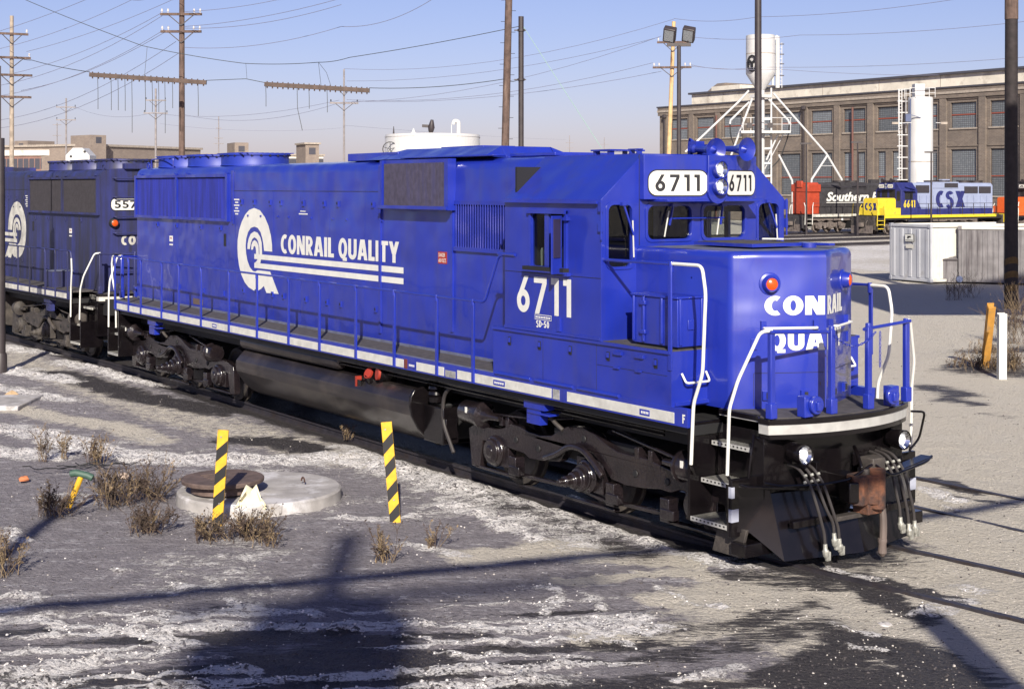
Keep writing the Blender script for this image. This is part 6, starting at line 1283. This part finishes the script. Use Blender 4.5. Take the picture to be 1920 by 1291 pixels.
# ------------------------------------------------------------------ containers
CGREY = mat("dull_grey_container", (.40, .41, .44), .6, var=.08, vscale=1.2, dirt=(.28, .26, .24), dscale=1.5, dlo=.58, dhi=.8); CWHITE = mat("cream_container", (.58, .56, .50), .6, var=.06, vscale=1, dirt=(.4, .34, .28), dscale=1.2, dlo=.6, dhi=.85)
CCORR = mat("weathered_corrugated_steel", (.19, .18, .185), .6, metal=.2, var=.25, vscale=2, dirt=(.08, .07, .075), dscale=1.0, dlo=.45, dhi=.7, streak=True)
def container(label, a, b, depth, h, end_m, side_m, corr_side=False, group="storage containers"):
    """a-b is the edge that faces the camera, the body runs back by depth"""
    a = Vector((*a, 0)); b = Vector((*b, 0)); ln = (b - a).length; x = (b - a) / ln; o = thing("storage_container", label, "container", tuple(a), math.atan2(x.y, x.x), group=group); f = 1 if Vector((-x.y, x.x, 0)).dot(FW) > 0 else -1
    m = MB(); m.box(.06, ln - .06, f * .06, f * (depth - .06), .08, h - .06, side_m)
    m.box(.08, ln - .08, f * .03, f * .08, .1, h - .12, end_m if not corr_side else CCORR)
    if not corr_side:
        for k in range(5): m.box(.25 + k * (ln - .5) / 4.0 - .10, .25 + k * (ln - .5) / 4.0 + .10, f * .0, f * .035, .18, h - .2, end_m)
        for k in range(18): y = .3 + k * (depth - .6) / 17; m.box(ln - .07, ln - .035, f * (y - .09), f * (y + .09), .15, h - .2, side_m); m.box(.035, .07, f * (y - .09), f * (y + .09), .15, h - .2, side_m)
    else:
        n = int(ln / .22)
        for k in range(n): xx = .12 + k * (ln - .24) / n; m.box(xx, xx + .11, f * .0, f * .04, .12, h - .16, CCORR)
    m.build("body", o, bevel=.012)
    fr = MB()
    for xx in (0, ln - .1):
        for yy in (0, depth - .1): fr.box(xx, xx + .1, f * yy, f * (yy + .1), .02, h, end_m)
    for zz in (.02, h - .12):
        fr.box(.1, ln - .1, f * -.01, f * .09, zz, zz + .12, end_m if zz < 1 or not corr_side else CWHITE); fr.box(ln - .1, ln + .01, f * .1, f * (depth - .1), zz, zz + .12, side_m); fr.box(-.01, .1, f * .1, f * (depth - .1), zz, zz + .12, side_m)
    for xx in (-.02, ln - .14):
        for zz in (.0, h - .14): fr.box(xx, xx + .16, f * -.03, f * .12, zz, zz + .16, end_m)
    fr.build("frame", o, bevel=.008); return o, ln, f
ct, ln, f = container("pale grey container with cream lit side and small sign, left of the corrugated one", (-32.068,38.131), (-29.395,37.629), 6.1, 2.50, CGREY, CWHITE)
q = MB(); q.box(ln * .40, ln * .62, -f * .035, -f * .05, 1.72, 2.06, INK); q.box(ln * .41, ln * .61, -f * .05, -f * .054, 1.74, 2.04, BOARD); q.box(ln * .47, ln * .55, -f * .054, -f * .058, 1.90, 1.98, INK); q.box(ln * .46, ln * .50, -f * .054, -f * .058, 1.86, 1.92, INK)
for k in range(6): q.box(ln * (.425 + k * .03), ln * (.445 + k * .03), -f * .054, -f * .058, 1.77, 1.81, INK)
q.build("sign_plate", ct)
q = MB(); q.box(ln * .42, ln * .60, -f * .035, -f * .042, 1.44, 1.62, CWHITE); q.build("stencil_patch", ct)
container("dark grey corrugated container partly behind the black pole", (-28.932,38.895), (-25.379,41.074), 2.4, 2.42, CCORR, CCORR, True)
bn = thing("metal_bin", "low grey corrugated bin with a sloped lid against the pale container", "bin", (*(-29.460,38.135), 0), math.atan2(RT.y, RT.x)); m = MB(); m.prism([(0, 0), (0, .95), (-.0, 1.0), (.7, 1.35), (.75, 1.3), (.75, 0)], 'x', 0, .88, CCORR); m.build("body", bn)
m = MB(); m.box(-.02, .90, -.03, .02, .93, 1.0, STEELD); m.bar((-.02, 0, .98), (-.28, .5, 1.40), .04, .04, STEELD); m.build("lid_rim", bn); m = MB(); m.cyl((.95, -.1, .14), (.95, .05, .14), .14, mat("blue_grey_pipe"), 14); m.build("wheel", bn)

# ------------------------------------------------------------------ far locomotives
def road_loco(label, front_pos, c, texts=(), cabx=True, length=17.6):
    o = thing("diesel_locomotive", label, "locomotive", tuple(front_pos), math.atan2(-TD.y, -TD.x), group="far parked locomotives")   # local +x looks ahead
    B = lambda nm, m, **k: m.build(nm, o, **k); L_ = length; g = c['gear']
    m = MB(); m.box(-L_ + .6, -.5, -1.4, 1.4, 1.22, 1.42, BLACK2)
    for s in (-1, 1): m.box(-L_ + 1.5, -1.5, s * 1.4, s * 1.47, 1.38, 1.62, c['sill']); m.box(-L_ + 1.0, -1.2, s * .9, s * 1.4, 1.55, 1.62, STEELD)
    m.box(-.55, -.3, -1.3, 1.3, .4, 1.55, c['plow']); m.box(-L_ + .3, -L_ + .55, -1.3, 1.3, .5, 1.55, c['plow']); m.box(-1.3, -.5, -.9, .9, 1.2, 1.6, BLACK2)
    for s in (-1, 1): m.box(-1.45, -1.40, s * .9, s * 1.4, .4, 1.5, BLACK2); m.box(-.72, -.68, s * .9, s * 1.4, .3, 1.5, c['plow']); [m.box(-1.4, -.7, s * 1.0, s * 1.42, z, z + .05, c['step']) for z in (.45, .8, 1.15)]
    m.prism([(-1.2, .08), (1.2, .08), (1.2, .75), (.4, .75), (.3, .5), (-.3, .5), (-.4, .75), (-1.2, .75)], 'x', -.28, -.2, g); B("underframe", m)
    for xc in (-4.0, -L_ + 4.0):
        t_ = MB()
        for s in (-1, 1):
            t_.prism([(xc - 1.9, .75), (xc - 1.2, .95), (xc - .5, .80), (xc, 1.0), (xc + .5, .8), (xc + 1.2, .95), (xc + 1.9, .75), (xc + 1.8, .35), (xc + 1.2, .62), (xc + .5, .45), (xc - .5, .45), (xc - 1.2, .62), (xc - 1.8, .35)], 'y', s * 1.05, s * 1.2, g)
            t_.box(xc - .3, xc + .3, s * .0, s * 1.1, .55, .8, g)
            for a in (-1.4, 0, 1.4): t_.box(xc + a - .22, xc + a + .22, s * 1.05, s * 1.28, .3, .75, g); t_.cyl((xc + a, s * 1.28, .5), (xc + a, s * 1.33, .5), .15, g, 10)
            for a in (-.75, .75): t_.lathe((xc + a, s * 1.22, .35), (0, 0, 1), [(0, .12), (.5, .12)], g, 8)
        tr_ = B("truck", t_)
        for a in (-1.4, 0, 1.4):
            for s in (-1, 1): w = MB(); w.lathe((xc + a, s * .68, .5), (0, s, 0), [(0, .54), (.03, .53), (.035, .5), (.14, .5), (.14, .1)], g, 20); w.build("wheel", tr_)
    m = MB(); m.prism([(-1.4, .95), (-1.4, .5), (-1.0, .28), (1.0, .28), (1.4, .5), (1.4, .95)], 'x', -L_ * .5 - 2.0, -L_ * .5 + 2.4, BLACK2); B("fuel_tank", m)
    h = MB(); hx0 = -L_ + 1.3; hx1 = -5.6 if cabx else -2.9
    h.prism([(-.9, 1.62), (-.9, 4.2), (-.7, 4.42), (.7, 4.42), (.9, 4.2), (.9, 1.62)], 'x', hx0, hx1, c['hood'])
    for s in (-1, 1):
        h.box(hx0 + .02, hx1, s * .9, s * .906, 1.63, c['band'], c['low'])
        if cabx: h.add([(hx1, s * .9075, c['band']), (hx1 - 1.1, s * .9075, c['band']), (hx1, s * .9075, 3.9)], [(0, 1, 2)], c['low'])
        for x in np.arange(hx0 + .8, hx1 - .3, .9): h.box(x, x + .02, s * .9, s * .909, 1.7, 3.3, c['low'])
        for txt, x0, z0, wd_, ht, mm, fn in texts:
            if fn == 'hood':
                letters(h, txt, (lambda u, v, l, s=s: (x0 - u, s * (.912 + l), z0 + v)) if s > 0 else (lambda u, v, l, s=s: (x0 - wd_ + u, s * (.912 + l), z0 + v)), mm, width=wd_, height=ht, t=.26, gap=.12)
            if fn == 'script':
                text_mesh(h, txt, (lambda u, v, l, s=s: (x0 - u, s * (.912 + l), z0 + v)) if s > 0 else (lambda u, v, l, s=s: (x0 - wd_ + u, s * (.912 + l), z0 + v)), mm, wd_, ht, .035, .004, shear=.25); h.box(x0, x0 - wd_ * .9, s * .912, s * .916, z0 - .16, z0 - .08, mm)
    hd = B("hood", h, bevel=.02)
    for s in (-1, 1):
        for a, b, z0, z1 in (((hx0 + .3, hx0 + 1.9, 3.5, 4.1), (hx0 + 2.1, hx0 + 3.9, 3.5, 4.1), (hx1 - 2.1, hx1 - .4, 3.55, 4.2)) if cabx else ((hx0 + .4, hx0 + 3, 3.4, 4.0), (-9.0, -3.0, 4.02, 4.14))):
            q = MB(); q.box(a, b, s * .9, s * .96, z0, z1, DGRILLE); q.box(a, b, s * .9, s * .97, z1, z1 + .05, c['hood']); q.build("grille", hd)
    q = MB(); q.prism([(-.95, 3.95), (-.95, 4.5), (.95, 4.5), (.95, 3.95)], 'x', hx1 - 6.0, hx1 - 2.6, c['hood']); q.box(hx1 - 5.9, hx1 - 4.1, -.96, .96, 4.0, 4.4, DGRILLE); q.build("brake_housing", hd)
    for x in (hx0 + 1.2, hx0 + 2.9, hx1 - 5.0, hx1 - 3.4): q = MB(); q.lathe((x, 0, 4.42), (0, 0, 1), [(0, .6), (.16, .6), (.18, .65), (.22, .65), (.2, .001)], STEELD, 20); q.build("roof_fan", hd)
    q = MB(); q.box(hx0 + 5, hx0 + 6, -.2, .2, 4.42, 4.75, c['hood']); q.build("exhaust_stack", hd)
    if cabx:
        k = MB(); k.prism([(-1.45, 1.62), (-1.45, 3.75), (-.85, 4.45), (.85, 4.45), (1.45, 3.75), (1.45, 1.62)], 'x', -5.6, -3.55, c['cab'])
        k.prism([(-.8, 3.85), (-.8, 4.4), (.8, 4.4), (.8, 3.85)], 'x', -3.55, -3.25, c['cab'])
        for s in (-1, 1):
            letters(k, c['num'], (lambda u, v, l, s=s: (-3.85 - u, s * (1.45 + l), 2.28 + v)) if s > 0 else (lambda u, v, l, s=s: (-5.3 + u, s * (1.45 + l), 2.28 + v)), c['numc'], width=1.45, height=.62, t=.2, gap=.16)
        cb = B("cab", k, bevel=.02)
        for s in (-1, 1):
            q = MB(); q.box(-5.0, -4.0, s * 1.45, s * 1.46, 2.98, 3.62, BLACK2); q.build("side_window", cb); q = MB(); q.bar((-5.2, s * 1.6, 3.72), (-3.8, s * 1.6, 3.72), .3, .05, c['cab']); q.build("sunshade", cb)
            q = MB(); q.box(-3.56, -3.54, s * .12, s * .75, 3.15, 3.78, BLACK2); q.build("windshield", cb); q = MB(); q.box(-3.56, -3.54, s * .95, s * 1.3, 2.85, 3.7, BLACK2); q.build("windshield", cb)
            q = MB(); bpos = lambda u, v, l, s=s: (-3.24 + l, s * .5 - .30 + u, 3.98 + v)
            q.poly([bpos(a, b, .012) for a, b in rrect(0, .6, 0, .30, .08)], BOARD); letters(q, c['num'], lambda u, v, l: bpos(.07 + u, .06 + v, .014 + l), INK, width=.46, height=.18, t=.2, gap=.2); q.build("number_board", cb)
        q = MB(); [q.lathe((-3.25, 0, z), (1, 0, 0), [(0, .12), (.06, .12), (.05, .001)], LENS, 12) for z in (4.0, 4.28)]; q.build("headlight", cb)
        q = MB(); q.box(-4.0, -3.4, -.5, .5, 4.45, 4.6, STEELD); q.lathe((-3.3, .5, 4.62), (1, 0, 0), [(-.5, .05), (0, .18)], STEELD, 10); q.lathe((-3.3, -.5, 4.62), (1, 0, 0), [(-.5, .05), (0, .18)], STEELD, 10); q.build("air_horn", cb)
        k = MB(); k.prism([(-.85, 1.6), (-.85, 2.95), (-.7, 3.1), (.7, 3.1), (.85, 2.95), (.85, 1.6)], 'x', -3.55, -1.35, c['nose']); k.box(-3.5, -1.5, .85, 1.45, 1.62, 2.25, c['nose']); k.box(-3.5, -1.5, -.85, -1.45, 1.62, 2.25, c['nose'])
        if c.get('nosetxt'): letters(k, c['nosetxt'], lambda u, v, l: (-1.35 + l, -.68 + u, 2.05 + v), c['ntc'], width=1.36, height=.62, t=.27, gap=.13)
        B("nose", k, bevel=.03)
    else:
        k = MB(); k.prism([(-.92, 1.62), (-.92, 4.2), (-.7, 4.46), (.7, 4.46), (.92, 4.2), (.92, 1.62)], 'x', -2.9, -1.35, c['nose']); k.box(-2.95, -1.3, -1.05, 1.05, 3.6, 4.3, c['nose']); k.box(-1.4, -1.2, -.4, .4, 4.0, 4.6, c['nose']); B("nose", k, bevel=.05)
    for s in (-1, 1):
        q = MB(); q.tube([(-L_ + 1.4, s * 1.45, 2.6), ((-5.7 if cabx else -1.6), s * 1.45, 2.6)], .022, c['rail'], 6); hr = B("handrail", q)
        for x in np.arange(-L_ + 1.6, (-5.8 if cabx else -1.8), 1.5): q = MB(); q.box(x - .025, x + .025, s * 1.43, s * 1.47, 1.5, 2.6, c['rail']); q.build("stanchion", hr)
        for x0 in ((-.6, -1.5) if 1 else ()): q = MB(); q.tube(smooth_path([(x0, s * 1.4, .7), (x0, s * 1.45, 1.7), (x0 - .05, s * 1.4, 2.3), (x0 - (.25 if x0 < -1 else -.0), s * 1.3, 2.65)], .1), .035, c['grab'], 6); B("corner_handrail", q)
    q = MB(); q.box(-.3, .1, -.2, .2, .65, 1.0, g); q.tube(smooth_path([(-.3, .6, 1.2), (-.1, .6, 1.0), (-.1, .6, .4)], .2), .03, g, 6); B("coupler", q)
    return o
CY = mat("grimy_yellow_paint", (.62, .47, .03), .5, var=.12, vscale=2, dirt=(.22, .16, .05), dscale=2, dlo=.58, dhi=.8); CB = mat("dark_navy_paint", (.018, .022, .12), .5, var=.2); CG = mat("pale_blue_grey_paint", (.25, .29, .42), .5, var=.1, vscale=1, dirt=(.14, .15, .2), dscale=1.2, dlo=.6, dhi=.85)
ORED = mat("faded_red_orange", (.34, .045, .018), .55, var=.15); DGR = mat("faded_charcoal_paint", (.035, .033, .036), .6, var=.3); ORG = mat("bright_orange_paint", (.60, .10, .02), .55, var=.1); GEAR = mat("rusty_grey_running_gear", (.12, .10, .09), .8, var=.4, vscale=4)
road_loco("grey, navy and yellow locomotive numbered 6641 parked before the white silo", (-72.504,81.897,0.060), dict(sill=CY, hood=CG, low=CB, band=2.15, cab=CB, nose=CY, num="6641", numc=CY, gear=GEAR, plow=GRIME, step=CY, rail=STEELD, grab=CY, nosetxt="CSX", ntc=CB), (("CSX", -8.6, 2.25, 3.9, 1.45, CB, 'hood'),))
road_loco("charcoal locomotive with a red nose and white slanted lettering, partly behind the yellow nose", (-79.526,80.551,0.060), dict(sill=WHITE2, hood=DGR, low=DGR, band=1.64, cab=DGR, nose=ORED, num="", numc=WHITE, gear=GEAR, plow=DGR, step=WHITE2, rail=DGR, grab=WHITE), (("Southern Pacific", -3.75, 2.75, 9.6, .85, WHITE, 'script'),), cabx=False)
road_loco("orange and yellow nosed locomotive half hidden by the black pole", (-73.407,101.634,0.060), dict(sill=ORG, hood=ORG, low=DGR, band=1.64, cab=DGR, nose=ORG, num="6", numc=WHITE, gear=GEAR, plow=CY, step=CY, rail=DGR, grab=WHITE))

# ------------------------------------------------------------------ out of frame: unseen casters added for the long shadows
def at(d, r, z=0): p = CAM + FW * d + RT * r; p.z = z; return p
o = thing("shadow_bunker", "raised dark unseen bunker on steel legs added outside the frame to shade the lane before the containers", "tower", at(24, 22), math.atan2(RT.y, RT.x)); m = MB(); m.box(-8.6, 14, -1.5, 1.5, 13.2, 19.6, GRIME); m.box(-8.9, 14.3, -1.7, 1.7, 19.6, 19.75, ROOFD); m.build("bunker", o)  # unseen bunker, added only to cast the lane's shadow
for x in (-5.5, 1.0, 7.5, 13.5):
    m = MB(); m.box(x - .2, x + .2, -1.3, -.9, 0, 13.2, STEELD); m.box(x - .2, x + .2, .9, 1.3, 0, 13.2, STEELD); m.bar((x, -1, 3), (x, 1, 10), .1, .1, STEELD); m.build("leg", o)
o = thing("shadow_bin", "unseen round bin on a column added behind the photographer to shade the nearest dirt", "bin", at(-22, -.62)); m = MB(); m.lathe((0, 0, 0), (0, 0, 1), [(15.0, .25), (16.3, .80), (19.6, .84), (20.0, .5), (20.05, .001)], GRIME, 24); m.box(-.5, 1.1, -.4, .4, 17.3, 18.4, GRIME); m.box(-.9, .1, -.9, .5, 18.7, 19.2, GRIME); m.build("hopper", o); m = MB(); m.cyl((0, 0, 0), (0, 0, 15.2), .22, GRIME, 12); m.cyl(RT * -.1 + Vector((0, 0, 19.9)), RT * -.1 + Vector((0, 0, 21.6)), .16, GRIME, 10); m.build("column", o)  # bin invented for the broad shadow on the nearest dirt
m = MB(); m.tube([(8.6, -19.2, 8.5), (9.3, -16.4, 8.5), (11.25, -9.55, 8.5), (11.95, -5.2, 8.5), (12.1, 3, 8.5)], .085, GRIME, 8); o = m.build("shadow_pipe"); tag(o, "long unseen overhead pipe added behind the photographer to draw a thin shadow line", "pipe", "unseen shadow pipes")  # added pipe, there for its long line of shadow
m = MB(); m.tube([at(-22.2, -2.2, 19.95), at(-21.8, 2.2, 20.4)], .11, GRIME, 8); o = m.build("shadow_pipe"); tag(o, "short unseen pipe added behind the photographer to cast a bar of shadow", "pipe", "unseen shadow pipes")  # second added pipe, casts a shorter bar of shadow
o = thing("shadow_mast", "unseen steel mast added left of the photographer to throw the slanting shadow by the weeds", "mast", (5.6, -15.2, 0)); m = MB(); m.tube([(0, 0, 0), (-.25, .12, 9.0)], .13, GRIME, 10, r1=.10); m.build("shaft", o)  # mast put in for the slanting shadow by the weeds
o = thing("shadow_mast", "unseen steel mast added right of the photographer to throw the shadow on the wet dirt patch", "mast", (15.4, -9.9, 0)); m = MB(); m.tube([(0, 0, 0), (0, 0, 9.0)], .20, GRIME, 10); m.build("shaft", o)  # mast put in to cast a shadow over the wet patch
